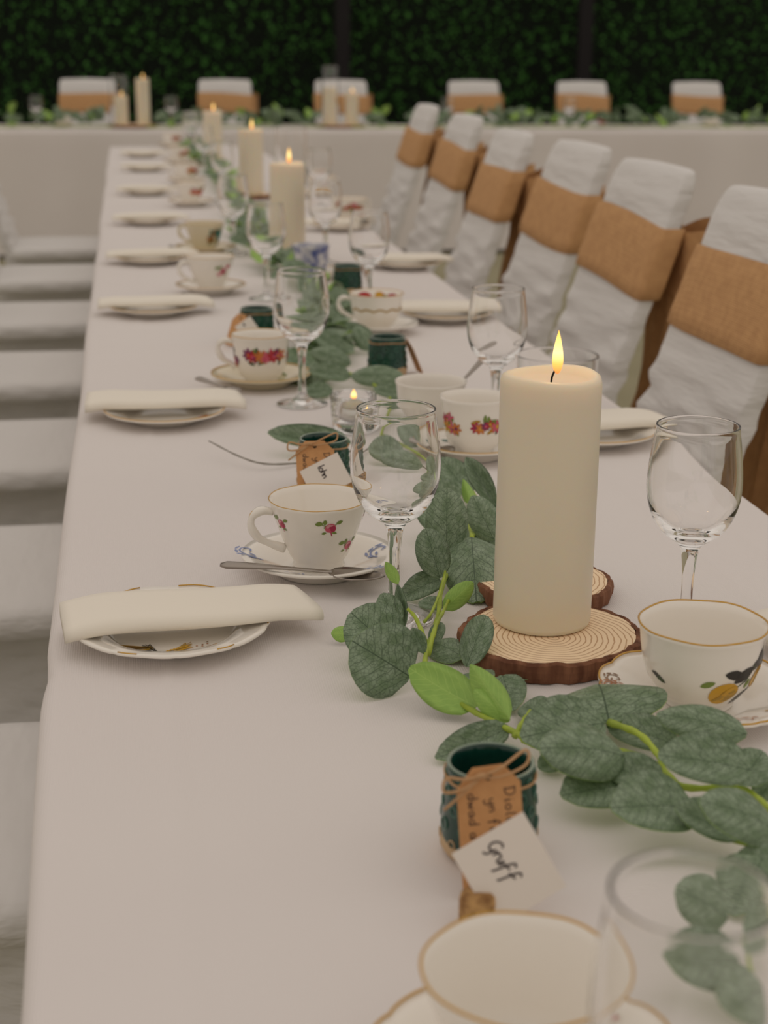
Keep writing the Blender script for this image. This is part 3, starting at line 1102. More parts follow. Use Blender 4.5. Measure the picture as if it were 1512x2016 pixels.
# ------------------------------------------------------------------ handwriting
GLYPH = {
    'D': [[(.1, 1), (.15, 0)], [(0, .98), (.5, .95), (.7, .55), (.5, .08), (.05, 0)]], 'i': [[(.2, .55), (.2, 0), (.35, .05)], [(.2, .75), (.22, .8)]],
    'o': [[(.4, .5), (.1, .45), (.05, .15), (.3, 0), (.5, .2), (.4, .5)]], 'l': [[(.2, 1), (.15, .1), (.3, 0)]], 'c': [[(.5, .45), (.2, .5), (.05, .2), (.25, 0), (.5, .1)]],
    'h': [[(.1, 1), (.1, 0)], [(.1, .4), (.35, .55), (.45, .35), (.5, 0)]], 'y': [[(.05, .5), (.15, .1), (.4, .15), (.5, .5)], [(.5, .5), (.45, -.3), (.2, -.45), (.1, -.3)]],
    'n': [[(.05, .5), (.08, 0)], [(.08, .35), (.3, .52), (.42, .35), (.45, 0)]], 'f': [[(.5, .9), (.3, 1), (.2, .7), (.2, -.2)], [(.02, .5), (.42, .52)]],
    'a': [[(.45, .5), (.12, .45), (.08, .1), (.3, .02), (.45, .4), (.5, 0)]], 'w': [[(.02, .5), (.15, 0), (.3, .4), (.45, 0), (.6, .5)]], 'r': [[(.08, .5), (.1, 0)], [(.1, .3), (.3, .52), (.45, .45)]],
    'd': [[(.45, .5), (.12, .45), (.08, .1), (.3, .02), (.45, .3)], [(.48, 1), (.45, 0)]], 't': [[(.22, .9), (.2, .1), (.38, .02)], [(.02, .58), (.42, .6)]],
    'm': [[(.03, .5), (.05, 0)], [(.05, .35), (.2, .52), (.3, .35), (.3, 0)], [(.3, .35), (.45, .52), (.55, .35), (.58, 0)]],
    'G': [[(.72, .82), (.55, 1.0), (.2, .8), (.05, .35), (.25, .02), (.6, .2), (.62, .42)], [(.62, .42), (.5, -.35), (.25, -.5)]],
    'u': [[(.03, .5), (.1, .05), (.3, .08), (.4, .5)], [(.4, .5), (.46, 0)]], 'F': [[(.75, .95), (.5, 1.1), (.3, .6), (.12, -.5), (.0, -.6)], [(.05, .35), (.65, .55)]],
}

def writing(lines, height, width, gap=0.12):
    """2-D strokes of text; lines = [(x, y, text)] start points, reading towards +x"""
    polys = []
    for x, y, text in lines:
        for ch in text:
            if ch == ' ':
                x += height * 0.45
                continue
            mx = 0
            for st in GLYPH[ch]:
                P = spline([(a * height + x, b * height + y, 0) for a, b in st], 4)
                polys += stroke([(p.x, p.y) for p in P], width)
                mx = max(mx, max(a for a, b in st))
            x += (mx + gap) * height
    return polys

def frame_from(o, ux, uy):
    """matrix with origin o and in-plane axes ux, uy"""
    X = Vector(ux).normalized()
    Z = X.cross(Vector(uy)).normalized()
    Y = Z.cross(X)
    M = Matrix((X, Y, Z)).transposed().to_4x4()
    M.translation = Vector(o)
    return M

def sheet(outline, th, m):
    n = len(outline)
    v = [(x, y, 0) for x, y in outline] + [(x, y, -th) for x, y in outline]
    f = [tuple(range(n)), tuple(range(n, 2 * n))[::-1]] + [(k, n + k, n + (k + 1) % n, (k + 1) % n) for k in range(n)]
    mb = MB(); mb.add(v, f, m)
    return mb

def ink(polys, name, parent):
    mb = MB()
    for p in polys:
        mb.add([(x, y, 0.00025) for x, y in p], [(0, 1, 2, 3)], M_INK)
    return mb.obj(name, parent, False)

# ------------------------------------------------------------------ votive holders with gift tags
VR, VH = 0.0265, 0.058

def votive_mesh():
    def rad(z):
        return 0.0285 - 0.0030 * smoothstep(0.012, VH, z) - 0.003 * (1 - smoothstep(0.0, 0.006, z))
    prof = [(0.0, 0.0), (0.023, 0.0), (0.0255, 0.0010)]
    for z in (0.003, 0.006, 0.010, 0.0135, 0.018, 0.025, 0.032, 0.040, 0.048, 0.054, 0.0572):
        prof.append((rad(z), z))
    prof += [(0.0242, VH), (0.0232, 0.0572)]
    for z in (0.05, 0.03, 0.012, 0.005): prof.append((rad(z) - 0.0028, z))
    prof.append((0.0, 0.005))
    def mod(t, i, r, z):
        return r, z + (0.0018 * math.sin(3 * t + 1) + 0.0010 * math.sin(7 * t) if abs(z - 0.0135) < 0.001 and r > 0.026 else 0)
    v, f = lathe(prof, 72, mod)
    me = mesh('pot', v, f, [M_GLAZE, M_CLAY, M_GLAZERIM])
    for p in me.polygons:
        c = p.center
        rr = math.hypot(c.x, c.y)
        if c.z < 0.0142 and rr > 0.02: p.material_index = 1
        if c.z < 0.001: p.material_index = 1
        if c.z > VH - 0.0009: p.material_index = 2
    # pierced holes
    cut = MB()
    holes = []
    for row, (z, rr) in enumerate(((0.0125, 0.0022), (0.0225, 0.0034), (0.033, 0.0026), (0.0425, 0.0032), (0.051, 0.0019))):
        for k in range(10):
            t = 2 * PI * (k + 0.5 * (row % 2)) / 10 + 0.2
            holes.append((t, z, rr, row))
            a = Vector((math.cos(t), math.sin(t), 0))
            cut.add(*tube([a * 0.017 + Vector((0, 0, z)), a * 0.036 + Vector((0, 0, z))], rr, 12), M_GLAZE)
    co = link('cutter', cut.mesh('cutter'))
    po = link('pot', me)
    md = po.modifiers.new('holes', 'BOOLEAN')
    md.operation = 'DIFFERENCE'
    md.object = co
    md.solver = 'EXACT'
    dg = bpy.context.evaluated_depsgraph_get()
    new = bpy.data.meshes.new_from_object(po.evaluated_get(dg))
    bpy.data.objects.remove(po)
    bpy.data.objects.remove(co)
    rings = MB()
    for t, z, rr, row in holes:
        a = Vector((math.cos(t), math.sin(t), 0)); b = Vector((-math.sin(t), math.cos(t), 0))
        c = a * (rad(z) + 0.0002) + Vector((0, 0, z))
        pts = [c + b * (math.cos(q) * (rr + 0.0004)) + Vector((0, 0, 1)) * (math.sin(q) * (rr + 0.0004)) for q in [2 * PI * i / 14 for i in range(14)]]
        rings.add(*tube(pts, 0.0005, 5, closed=True), M_CLAY if row == 0 else M_GLAZERING)
    return new, rings.mesh('hole_rims'), rad
ME_POT, ME_HOLES, pot_rad = votive_mesh()

def votive(loc, rz, label, tag_top=None, tag_dir=None, tag_w=None, tag_L=0.078, tag_W=0.039, text=False, bow=True, tag_ang=None):
    """tag_top: world point of the tag's upper end, tag_dir: world direction down its length, tag_w: world direction across"""
    e = empty('votive_holder', loc, 0, label, 'candle holder', 'pierced teal candle holders with gift tags')
    KEEP.append((loc[0], loc[1], 0.031))
    o = link('pot', ME_POT, e); o.rotation_euler.z = rz
    h = link('hole_rims', ME_HOLES, o)
    # twine round the neck
    mb = MB()
    zt = 0.0505
    pts = [(math.cos(2 * PI * k / 40) * (pot_rad(zt) + 0.0008), math.sin(2 * PI * k / 40) * (pot_rad(zt) + 0.0008), zt + 0.001 * math.sin(6 * PI * k / 40)) for k in range(40)]
    mb.add(*tube(pts, 0.0008, 6, closed=True), M_TWINE)
    base = Vector(loc)
    if tag_ang is not None:
        a = Vector((math.cos(tag_ang), math.sin(tag_ang), 0)); b = Vector((-math.sin(tag_ang), math.cos(tag_ang), 0))
        tag_top = base + a * (pot_rad(0.05) + 0.004) + Vector((0, 0, 0.050))
        tag_dir = (a * 0.42 + Vector((0, 0, -1))).normalized()
        tag_w = b
        tag_L = min(tag_L, 0.050 / abs(tag_dir.z) - 0.002)
    if tag_top is not None:
        top = Vector(tag_top); dn = Vector(tag_dir).normalized(); wd = Vector(tag_w).normalized()
        hole = top + dn * 0.006 - base
        ctr = Vector((top.x - base.x, top.y - base.y, 0)).normalized()
        nrm = wd.cross(-dn).normalized()
        if nrm.dot(ctr) < 0: nrm = -nrm
        knot = hole + nrm * 0.0028 + (-dn) * 0.001 - wd * 0.005 if bow else ctr * (pot_rad(zt) + 0.0026) + Vector((0, 0, zt + 0.002))
        mb.add(*tube(spline([knot, (knot + hole) / 2 + Vector((0, 0, 0.002)), hole + (dn.cross(wd)) * 0.0], 4), 0.0008, 6), M_TWINE)
        if bow:
            t3 = wd
            U = Vector((0, 0, 1))
            o3 = ctr * 0.004
            mb.add(*tube(spline([knot, knot + t3 * 0.012 + U * 0.006 + o3, knot + t3 * 0.026 + U * 0.011 - o3, knot + t3 * 0.027 + U * 0.004, knot + t3 * 0.012 + U * 0.0005 + o3, knot], 5), 0.0009, 6), M_TWINE)
            mb.add(*tube(spline([knot, knot - t3 * 0.010 + U * 0.002 + o3, knot - t3 * 0.020 + U * 0.004 + o3, knot - t3 * 0.021 - U * 0.004 + o3, knot - t3 * 0.010 - U * 0.004 + o3, knot], 5), 0.0009, 6), M_TWINE)
            mb.add(*tube(spline([knot, knot - t3 * 0.008 - U * 0.005 + o3, knot - t3 * 0.021 - U * 0.015 + o3], 4), 0.0008, 6), M_TWINE)
            mb.add(*tube(spline([knot - t3 * 0.0025, knot + U * 0.002 + o3 * 0.6, knot + t3 * 0.0025], 3), 0.0018, 6), M_TWINE)
        W, L = tag_W, tag_L
        out = [(-W / 2, -L), (W / 2, -L), (W / 2, -0.011), (W / 2 - 0.010, 0.0), (-W / 2 + 0.010, 0.0), (-W / 2, -0.011)]
        M = frame_from(top - base, wd, -dn)
        tg = sheet(out, 0.0006, M_KRAFT).obj('gift_tag', e, False)
        tg.matrix_local = M
        dot = MB()
        dot.add([(x, y - 0.006, 0.0003) for x, y in ell(0, 0, 0.0021, 0.0021, 0, 14)] + [(0, -0.006, 0.0003)], [(k, (k + 1) % 14, 14) for k in range(14)], M_WICK)
        dot.obj('eyelet', tg, False)
        if text:
            hgt = 0.0062
            polys = []
            # lines read down the tag, letters turned to the side
            for xl, y0, s in ((0.0090, -0.013, 'Diolch'), (-0.0010, -0.018, 'yn fawr'), (-0.0130, -0.014, 'dwad atom')):
                for p in writing([(0, 0, s)], hgt, 0.0006, 0.16):
                    polys.append([(xl + b, y0 - a * 1.12) for a, b in p])
            ink(polys, 'handwriting', tg)
    mb.obj('twine', e)
    return e

def place_card(A, B, D, cork_loc, label, name, th=0.0006):
    """card with corner A and the two neighbouring corners B and D, held in a slotted cork"""
    e = empty('place_card', cork_loc, 0, label, 'place card')
    base = Vector(cork_loc)
    A, B, D = Vector(A) - base, Vector(B) - base, Vector(D) - base
    w, h = (B - A).length, (D - A).length
    M = frame_from(A, B - A, A - D)
    c = sheet([(0, 0), (0, -h), (w, -h), (w, 0)], th, M_CARD).obj('card', e, False)
    c.matrix_local = M
    s = h * 0.17
    ink(writing([(w * 0.12, -h * 0.58, name)], s, 0.0011, 0.02), 'handwriting', c)
    prof = [(0.0, 0.0), (0.0090, 0.0), (0.0098, 0.001), (0.0100, 0.005), (0.0100, 0.016), (0.0092, 0.0195), (0.0070, 0.0215), (0.0, 0.022)]
    mb = MB(); mb.add(*lathe(prof, 28), M_CORK)
    k = mb.obj('cork_holder', e)
    rg = random.Random(1)
    mb = MB()
    for q in range(7):
        t = -PI / 2 + (q - 3) * 0.22
        mb.add(*box((math.cos(t) * 0.0100, math.sin(t) * 0.0100, 0.012 + rg.uniform(-0.002, 0.002)), (0.0012, 0.0006, rg.uniform(0.002, 0.005)), t + PI / 2), M_WICK)
    mb.obj('burnt_print', k, False)
    return e

# ------------------------------------------------------------------ leaves and garland
def leaf_mesh(name, cup, bend, fold=0.0, slim=0.6):
    nu, nv = 6, 9
    v, f, uv, mi = [], [], [], []
    for side in (0, 1):
        for j in range(nv + 1):
            q = j / nv
            w = (math.sin(PI * min(0.995, max(0.006, q ** 0.88)))) ** slim
            for i in range(nu + 1):
                s = -1 + 2 * i / nu
                x = 0.5 * w * s
                z = cup * s * s * w + bend * (math.sin(PI * q) - 0.2 * q) + fold * abs(s) * w + 0.012 * math.sin(q * 9 + s * 3) * abs(s)
                v.append((x, q, z - side * 0.012))
                uv.append((0.5 + x, q))
    m = nu + 1
    for side in (0, 1):
        o = side * m * (nv + 1)
        for j in range(nv):
            for i in range(nu):
                a = (o + j * m + i, o + j * m + i + 1, o + (j + 1) * m + i + 1, o + (j + 1) * m + i)
                f.append(a if side == 0 else a[::-1])
                mi.append(side)
    # rim between the two skins
    o = m * (nv + 1)
    for j in range(nv):
        for i in (0, nu):
            a = (j * m + i, (j + 1) * m + i, o + (j + 1) * m + i, o + j * m + i)
            f.append(a if i == 0 else a[::-1]); mi.append(1)
    me = mesh(name, v, f, [M_LEAF, M_LEAFBACK], mi)
    ul = me.uv_layers.new(name='UVMap')
    for lp in me.loops: ul.data[lp.index].uv = uv[lp.vertex_index]
    return me
LEAVES = [leaf_mesh('leaf', 0.10, 0.05, 0.0, 0.5), leaf_mesh('leaf', -0.08, 0.10, 0.0, 0.5), leaf_mesh('leaf', 0.05, -0.08, 0.10, 0.52), leaf_mesh('leaf', 0.16, 0.12, 0.0, 0.46), leaf_mesh('leaf', 0.03, 0.03, 0.28, 0.7)]

def leaf(parent, base, tip, w, nrm, side=1, kind=0, origin=(0, 0, 0)):
    b, t = Vector(base), Vector(tip)
    y = (t - b); L = y.length; y.normalize()
    z = Vector(nrm) * side
    z = (z - y * z.dot(y)).normalized()
    x = y.cross(z)
    o = link('leaf', LEAVES[kind % len(LEAVES)], parent)
    M = Matrix((x * w, y * L, z * (0.5 * (w + L)))).transposed().to_4x4()
    M.translation = b - Vector(origin)
    low = min((M @ q.co).z for q in o.data.vertices)
    if low < 0.0012: M.translation.z += 0.0012 - low          # rest on the cloth
    o.matrix_local = M
    return o

def stem(parent, pts, r0, r1, m=M_STEM, sub=6, n=8, name='stem'):
    P = spline(pts, sub)
    k = len(P)
    rg = random.Random(k)
    rad = [(r0 + (r1 - r0) * i / (k - 1)) * (1 + 0.16 * math.sin(i * 1.9)) for i in range(k)]
    mb = MB(); mb.add(*tube(P, rad, n), m)
    return mb.obj(name, parent)

# ================================================================== the nearest settings
def face(rz, deg):
    """cup wall angle that looks along the table towards the near end, deg further round to the right"""
    return math.radians(-90 + deg) - rz

def scroll(s, col, flip=1):
    """leafy scroll, about 3 cm long at s = 1"""
    o = []
    m = 0.0014 * s
    P = spline([(0, 0, 0), (5, 5 * flip, 0), (11, 6 * flip, 0), (15, 2 * flip, 0), (13, -2 * flip, 0), (10, 0, 0)], 4)
    for q in stroke([(p.x * m, p.y * m) for p in P], 1.1 * m): o.append((q, col))
    for x, y, a in ((3, 5, 0.9), (8, 8.5, 0.4), (13, 7, -0.5), (17, 3, -1.2), (6, 2, 0.2)):
        o.append((ell(x * m, y * m * flip, 2.6 * m, 0.9 * m, a * flip, 10, 0.5), col))
    return o

# --- nearest place: plate with wheat-ear print, napkin, rose cup, saucer, spoon, glass
def wheat(s, col, ang=0.0, n=7):
    o = []
    m = 0.001 * s
    c, q = math.cos(ang), math.sin(ang)
    for k in range(n):
        for sg in (-1, 1):
            x, y = 2.0 * k, sg * 1.5
            o.append((ell((x * c - y * q) * m, (x * q + y * c) * m, 1.9 * m, 0.65 * m, ang + sg * 0.6, 8, 0.4), col))
    for qd in stroke([(-4 * c * m, -4 * q * m), (14 * c * m, 14 * q * m)], 0.5 * m): o.append((qd, col))
    return o
dots = [(ell(x * 0.001, y * 0.001, 0.9e-3, 0.9e-3, 0, 8), c) for x, y, c in ((0, 0, 'rust'), (5, 1.5, 'brown'), (9, 2, 'rust'), (4, -2, 'rust'), (10, 6, 'brown'))]
P1 = (0.0215, 1.1482, 0.7565)
plate((P1[0], P1[1], TZ + 0.0004), 0, 'white tea plate with wheat and feather print, nearest the viewer at the left edge', scallop=0.025, lobes=10, rim=M_GOLD, broken=True, ridge=0.0005,
      motifs=[(-0.036, -0.038, 0.25, wheat(1.5, 'ochre', 0.0, 7)), (-0.015, -0.044, 1.9, wheat(1.4, 'black', 0.0, 7)), (-0.004, -0.044, 0.55, wheat(1.5, 'yellow', 0.0, 7)), (0.004, -0.040, 1.0, wheat(1.3, 'ochre', 0, 6)),
              (0.018, -0.034, 0.2, dots), (0.020, -0.044, 0.25, wheat(1.1, 'yellow', 0, 6)), (-0.012, -0.050, 0.1, wheat(1.2, 'black', 0, 7)), (-0.045, 0.049, 0.8, wheat(0.7, 'black', 0, 5)), (-0.031, 0.057, -0.2, dots[:2])])
napkin((P1[0] + 0.013, P1[1] + 0.004), 0.10, 'cream folded napkin on the plate with wheat print', L=0.197, D=0.066, H=0.0140, seed=0.4)

C1 = (0.1573, 1.2945, 0.8090)
CL1 = (C1[0], C1[1], TZ + 0.0004)
saucer(CL1, 0, 'white saucer with pale blue scroll print under the rose sprig cup', R=0.069, rim=None,
       motifs=[(-0.050, -0.002, 2.2, scroll(1.25, 'blue')), (-0.040, -0.034, 0.5, scroll(1.0, 'blue', -1)), (-0.020, -0.046, 0.1, scroll(0.9, 'blue')), (0.052, -0.010, 1.2, scroll(1.1, 'blue')), (0.02, 0.046, 0.2, scroll(0.9, 'blue')),
               (0.035, -0.040, -0.6, scroll(0.8, 'blue', -1))])
rz = PI + 0.12
teacup((C1[0], C1[1], TZ + CUP_ON), rz, 'white teacup with scattered pink rose sprigs and gilt rim', 'flared', scale=1.0, scallop=0.0012, lobes=8, gilt=0.0005,
       motifs=[(face(rz, 8), 0.0475, 0, rose(1.55)), (face(rz, 46), 0.026, 0, rose(1.4)), (face(rz, 86), 0.050, 0, rose(1.4)), (face(rz, -62), 0.047, 0, rose(1.4)), (face(rz, 140), 0.03, 0, rose(1.4))])
spoon((0.0669, 1.2552, 0.7635), (0.2063, 1.2274, 0.7565), 'tarnished silver teaspoon on the blue scroll saucer', mid=0.001)
GA = (0.2042, 1.1659, 0.9180)
wine_glass(GA, 'clear wine glass beside the rose sprig cup, among the eucalyptus leaves')

# --- right-hand place near the candle
CR = (0.3895, 0.9568, 0.8060)
saucer((CR[0], CR[1], TZ + 0.0004), 0, 'scalloped saucer with gold filigree print under the yellow rose cup', R=0.072, scallop=0.03, lobes=12, ridge=0.0006,
       motifs=[(-0.066, 0.002, 0.9, scroll(0.8, 'rust')), (-0.060, -0.006, -0.9, scroll(0.7, 'brown')), (-0.062, 0.012, 0.1, scroll(0.6, 'rust')), (-0.050, -0.018, -0.6, scroll(0.9, 'rust', -1)), (-0.052, -0.008, 0.2, rose(0.55, ('pale_pink', 'pink', 'pale_pink'), 'ochre')), (-0.060, 0.016, 0.9, scroll(0.7, 'brown')),
               (0.045, -0.030, 0.5, scroll(1.0, 'rust')), (0.040, -0.044, -0.2, rose(0.9, ('purple', 'deep_pink', 'pale_pink'), 'ochre')), (0.052, -0.010, 0.8, scroll(1.0, 'rust', -1)), (0.0, -0.055, 0, scroll(0.9, 'rust')), (0.03, 0.05, 0, scroll(0.9, 'rust'))])
rz = 0.75
yrose = [(ell(0.010, 0.010, 0.0068, 0.0036, 0.5, 12, 0.4), 'black'), (ell(0.013, -0.006, 0.0072, 0.0026, 0.75, 12, 0.4), 'black'), (ell(0.004, 0.012, 0.0055, 0.0030, -0.3, 12, 0.4), 'black'), (ell(-0.010, 0.008, 0.004, 0.002, 0.3, 12, 0.4), 'green')]
yrose += [(q, 'dark_green') for q in stroke([(0.002, 0.0), (0.012, 0.006), (0.018, 0.014)], 0.0011)]
yrose += [(ell(-0.001, 0.0, 0.0088, 0.0074, 0.2, 16), 'yellow'), (ell(0.002, -0.0015, 0.0056, 0.0046, 0.2, 14), 'ochre'), (ell(0.003, 0.001, 0.0042, 0.0030, 0.4, 12), 'yellow'), (ell(-0.004, -0.003, 0.0040, 0.0012, 0.4, 12), 'ochre'), (ell(0.004, 0.0005, 0.0020, 0.0012, 0.4, 12), 'ochre')]
teacup((CR[0], CR[1], TZ + CUP_ON), rz, 'white teacup with yellow rose print and gilt wavy rim', 'bowl', scale=1.0, scallop=0.003, lobes=6,
       motifs=[(face(rz, 7), 0.0215, 0.1, [([(x * 1.25, y * 1.25) for x, y in q], c) for q, c in yrose]), (face(rz, 50), 0.030, 0.9, yrose), (face(rz, -66), 0.028, 0.4, [(ell(0, 0, 0.006, 0.0022, -0.9, 12, 0.4), 'dark_green'), (ell(-0.002, 0.003, 0.004, 0.0018, -0.6, 12, 0.4), 'black')])])
GF = (0.4239, 1.0798, 0.9180)
wine_glass(GF, 'clear wine glass standing behind the yellow rose cup')
plate((0.575, 1.045, TZ), 0.3, 'white tea plate at the right frame edge beside the yellow rose cup', R=0.078)
napkin((0.572, 1.05), 0.10, 'cream folded napkin at the right frame edge beside the yellow rose cup', seed=1.0)

# --- cup, saucer and glass nearest the viewer
CB = (0.1564, 0.5592, 0.8090)
saucer((CB[0], CB[1], TZ + 0.0004), 0.2, 'gilt edged saucer under the plain cup nearest the viewer', R=0.071, scallop=0.03, lobes=10,
       motifs=[(0.050, 0.012, 0.3, rose(0.9, ('pale_pink', 'pink', 'pale_pink'))), (-0.050, 0.01, 0.3, rose(0.9, ('pale_pink', 'pink', 'pale_pink')))])
teacup((CB[0], CB[1], TZ + CUP_ON), -1.35, 'plain cream white teacup with gilt rim, nearest the viewer', 'flared', scallop=0.003, lobes=6)
GB = (0.1799, 0.4325, 0.9180)
wine_glass(GB, 'blurred clear wine glass in the lower corner, nearest the viewer', s=0.91)

# --- candle on wood slices
S1 = (0.3130, 1.0795, 0.7560)
wood_slice((S1[0], S1[1], TZ + 0.0006), 0.071, 0.0155, 'round bark edged wood slice under the tall lit candle', 3, 0.4, (0.006, 0.012))
S2 = (0.3423, 1.1914, 0.7540)
wood_slice((S2[0], S2[1] + 0.012, TZ + 0.0006), 0.058, 0.0140, 'smaller bark edged wood slice half hidden behind the tall lit candle', 8, 0.0, (0.012, -0.006))
K1 = (0.3128, 1.1031, 0.7560)
pillar_candle((K1[0], K1[1], TZ + 0.0163), 'tall ivory pillar candle burning on a wood slice, nearest and largest', h=0.2010, fl=1.0)

# --- gift holder with handwritten tag and place card, nearest
V1 = (0.1943, 0.7802, 0.7980)
ta, tb = Vector((0.1846, 0.7480, 0.8112)), Vector((0.1814, 0.7296, 0.7415))
tw = Vector((0.2079, 0.7705, 0.7850)) - Vector((0.1694, 0.7649, 0.7850))
votive((V1[0], V1[1], TZ + 0.0006), 0.3, 'teal pierced candle holder with handwritten kraft tag, nearest the viewer', tuple(ta), tuple(tb - ta), tuple(tw), tag_L=(tb - ta).length, tag_W=0.038, text=True)
ck = (0.1697, 0.7006, 0.7400)
place_card((0.1949, 0.7080, 0.8032), (0.2164, 0.6940, 0.7647), (0.1705, 0.7000, 0.7673), (ck[0], ck[1], TZ + 0.0006), 'white handwritten name card in a cork, nearest the viewer', 'GruFF')

# --- second gift holder
V2 = (0.1948, 1.5556, 0.7980)
ta, tb = Vector((0.1814, 1.5250, 0.8028)), Vector((0.1755, 1.4877, 0.7415))
tw = Vector((0.2031, 1.5447, 0.7850)) - Vector((0.1644, 1.5456, 0.7850))
votive((V2[0], V2[1], TZ + 0.0006), 1.1, 'teal pierced candle holder with kraft tag behind the rose sprig cup', tuple(ta), tuple(tb - ta), tuple(tw), tag_L=(tb - ta).length, tag_W=0.040, text=True)
ck = (0.2147, 1.5154, 0.7400)
place_card((0.2019, 1.5000, 0.7965), (0.2163, 1.4900, 0.7674), (0.1785, 1.4900, 0.7613), (ck[0], ck[1], TZ + 0.0006), 'white handwritten name card behind the rose sprig cup', 'lohn')

# --- tea light in clear glass
TL = (0.2648, 1.8168, 0.7850)
e = empty('tealight_glass', (TL[0], TL[1], TZ + 0.0008), 0, 'small clear glass with a burning tea light beyond the wine glass bowl', 'candle holder')
R_, H_ = 0.0285, 0.046
prof = [(0.0, 0.0), (0.0235, 0.0), (0.0255, 0.002), (R_ - 0.001, 0.02), (R_, H_ - 0.001), (R_ - 0.001, H_), (R_ - 0.0022, H_ - 0.001), (R_ - 0.003, 0.025), (0.0222, 0.0125), (0.019, 0.0115), (0.0, 0.0115)]
mb = MB(); mb.add(*lathe(prof, 56), M_GLASS); mb.obj('glass_cup', e)
t = empty('tealight', (TL[0], TL[1], TZ + 0.0130), 0, 'burning tea light with tin cup inside the small clear glass', 'candle')
mb = MB(); mb.add(*lathe([(0.0, 0.0), (0.0175, 0.0), (0.0190, 0.001), (0.0192, 0.016), (0.0188, 0.016), (0.0186, 0.012)], 48), M_TIN); mb.obj('tin_cup', t)
mb = MB(); mb.add(*lathe([(0.0, 0.002), (0.0182, 0.002), (0.0184, 0.0225), (0.0170, 0.0235), (0.0, 0.0230)], 48), M_WAX); mb.obj('wax', t)
mb = MB(); mb.add(*tube([(0, 0, 0.022), (0.0003, 0, 0.0275)], 0.0008, 6), M_WICK); mb.obj('wick', t)
v, f = flame_mesh(0.0135, 0.0036)
link('flame', mesh('flame', v, f, M_FLAME), t, (0.0003, 0, 0.0265))

# --- left side, further places
P2 = (0.0359, 1.9015, 0.7565)
plate((P2[0], P2[1], TZ + 0.0004), 0.4, 'tea plate with rosy gilt edge, second along the left edge', R=0.076, motifs=[(0.028, -0.052, 0.3, rose(2.2, ('red', 'deep_pink', 'pink'))), (-0.02, -0.055, 0.3, rose(1.4, ('red', 'deep_pink', 'pink')))])
napkin((P2[0] + 0.000, P2[1] + 0.024), -0.03, 'cream folded napkin on the second plate along the left edge', L=0.196, D=0.070, H=0.014, seed=2.0)
C2 = (0.1754, 2.1014, 0.8090)
saucer((C2[0], C2[1], TZ + 0.0004), 0, 'pale yellow gilt edged saucer under the bright floral band cup', R=0.070, body=M_CREAMCHINA)
rz = PI - 0.1
pal = ('red', 'pink', 'orange', 'purple', 'pink', 'deep_pink')
teacup((C2[0], C2[1], TZ + CUP_ON), rz, 'white teacup with bright band of red and pink blossoms', 'straight', scale=1.05, rim=True,
       motifs=[(face(rz, 5), 0.041, 0, spray(5, 0.027, 0.009, pal, 9, 0.0085)), (face(rz, -95), 0.038, 0, spray(8, 0.02, 0.011, pal, 7, 0.008)), (face(rz, 100), 0.04, 0, spray(9, 0.02, 0.009, pal, 7, 0.008))])
spoon((0.0842, 2.0598, 0.7610), (0.1353, 1.9825, 0.7565), 'teaspoon on the pale yellow saucer')
GB2 = (0.2184, 1.9698, 0.9180)
wine_glass(GB2, 'clear wine glass in front of the pale yellow saucer')
V3 = (0.1958, 2.4147, 0.7980)
votive((V3[0], V3[1], TZ + 0.0006), 0.5, 'teal candle holder with kraft tag just behind the bright floral cup', tag_ang=-2.55, tag_L=0.07, bow=False)
ck = (0.1876, 2.4565, 0.7400)
place_card((0.1805, 2.3550, 0.7952), (0.1955, 2.3500, 0.7735), (0.1666, 2.3450, 0.7710), (ck[0], ck[1], TZ + 0.0006), 'white name card just behind the bright floral cup', 'on')

P3 = (0.0379, 2.7191, 0.7565)
plate((P3[0], P3[1], TZ + 0.0004), 0.2, 'tea plate third along the left edge', R=0.077)
napkin((P3[0] + 0.002, P3[1] + 0.012), 0.0, 'cream folded napkin on the third plate along the left edge', seed=3)
C3 = (0.152, 2.955)
saucer((C3[0], C3[1], TZ + 0.0004), 0, 'white saucer under the pink posy cup', R=0.067)
rz = PI + 0.3
teacup((C3[0], C3[1], TZ + CUP_ON), rz, 'white teacup with pink rose posy, between second and third wine glass', 'flared', scale=1.04,
       motifs=[(face(rz, 35), 0.042, 0, rose(2.1) + [(ell(-0.008, -0.006, 0.005, 0.004), 'pale_pink'), (ell(0.01, 0.008, 0.005, 0.004), 'pink')]), (face(rz, 95), 0.045, 0, rose(1.5)), (face(rz, -90), 0.045, 0, rose(1.5))], detail=0)
spoon((0.0962, 2.8381, 0.7610), (0.1370, 2.7306, 0.7565), 'teaspoon on the saucer of the pink posy cup')
wine_glass((0.252, 2.865), 'clear wine glass beside the pink posy cup')

P4 = (0.0436, 3.3997, 0.7565)
plate((P4[0], P4[1], TZ + 0.0004), 0.1, 'tea plate fourth along the left edge', R=0.077)
napkin((P4[0] + 0.004, P4[1] + 0.012), 0.01, 'cream folded napkin on the fourth plate along the left edge', seed=4)
C4 = (0.1715, 3.5564, 0.8090)
saucer((C4[0], C4[1], TZ + 0.0004), 0, 'saucer under the green leaf print cup', R=0.067, body=M_CREAMCHINA)
rz = PI - 0.4
teacup((C4[0], C4[1], TZ + CUP_ON), rz, 'cream teacup with green and rust leaf print, fourth along the left side', 'flared', body=M_CREAMCHINA, scale=1.02,
       motifs=[(face(rz, 40), 0.036, 0, spray(31, 0.016, 0.015, ('teal', 'rust', 'dark_green'), 6, 0.010)), (face(rz, 88), 0.03, 0, spray(32, 0.016, 0.015, ('teal', 'rust', 'dark_green'), 6, 0.010))], detail=0)
spoon((0.0921, 3.5406, 0.7610), (0.1306, 3.4438, 0.7565), 'teaspoon on the saucer of the green leaf print cup')
GD = (0.2168, 3.5905, 0.9180)
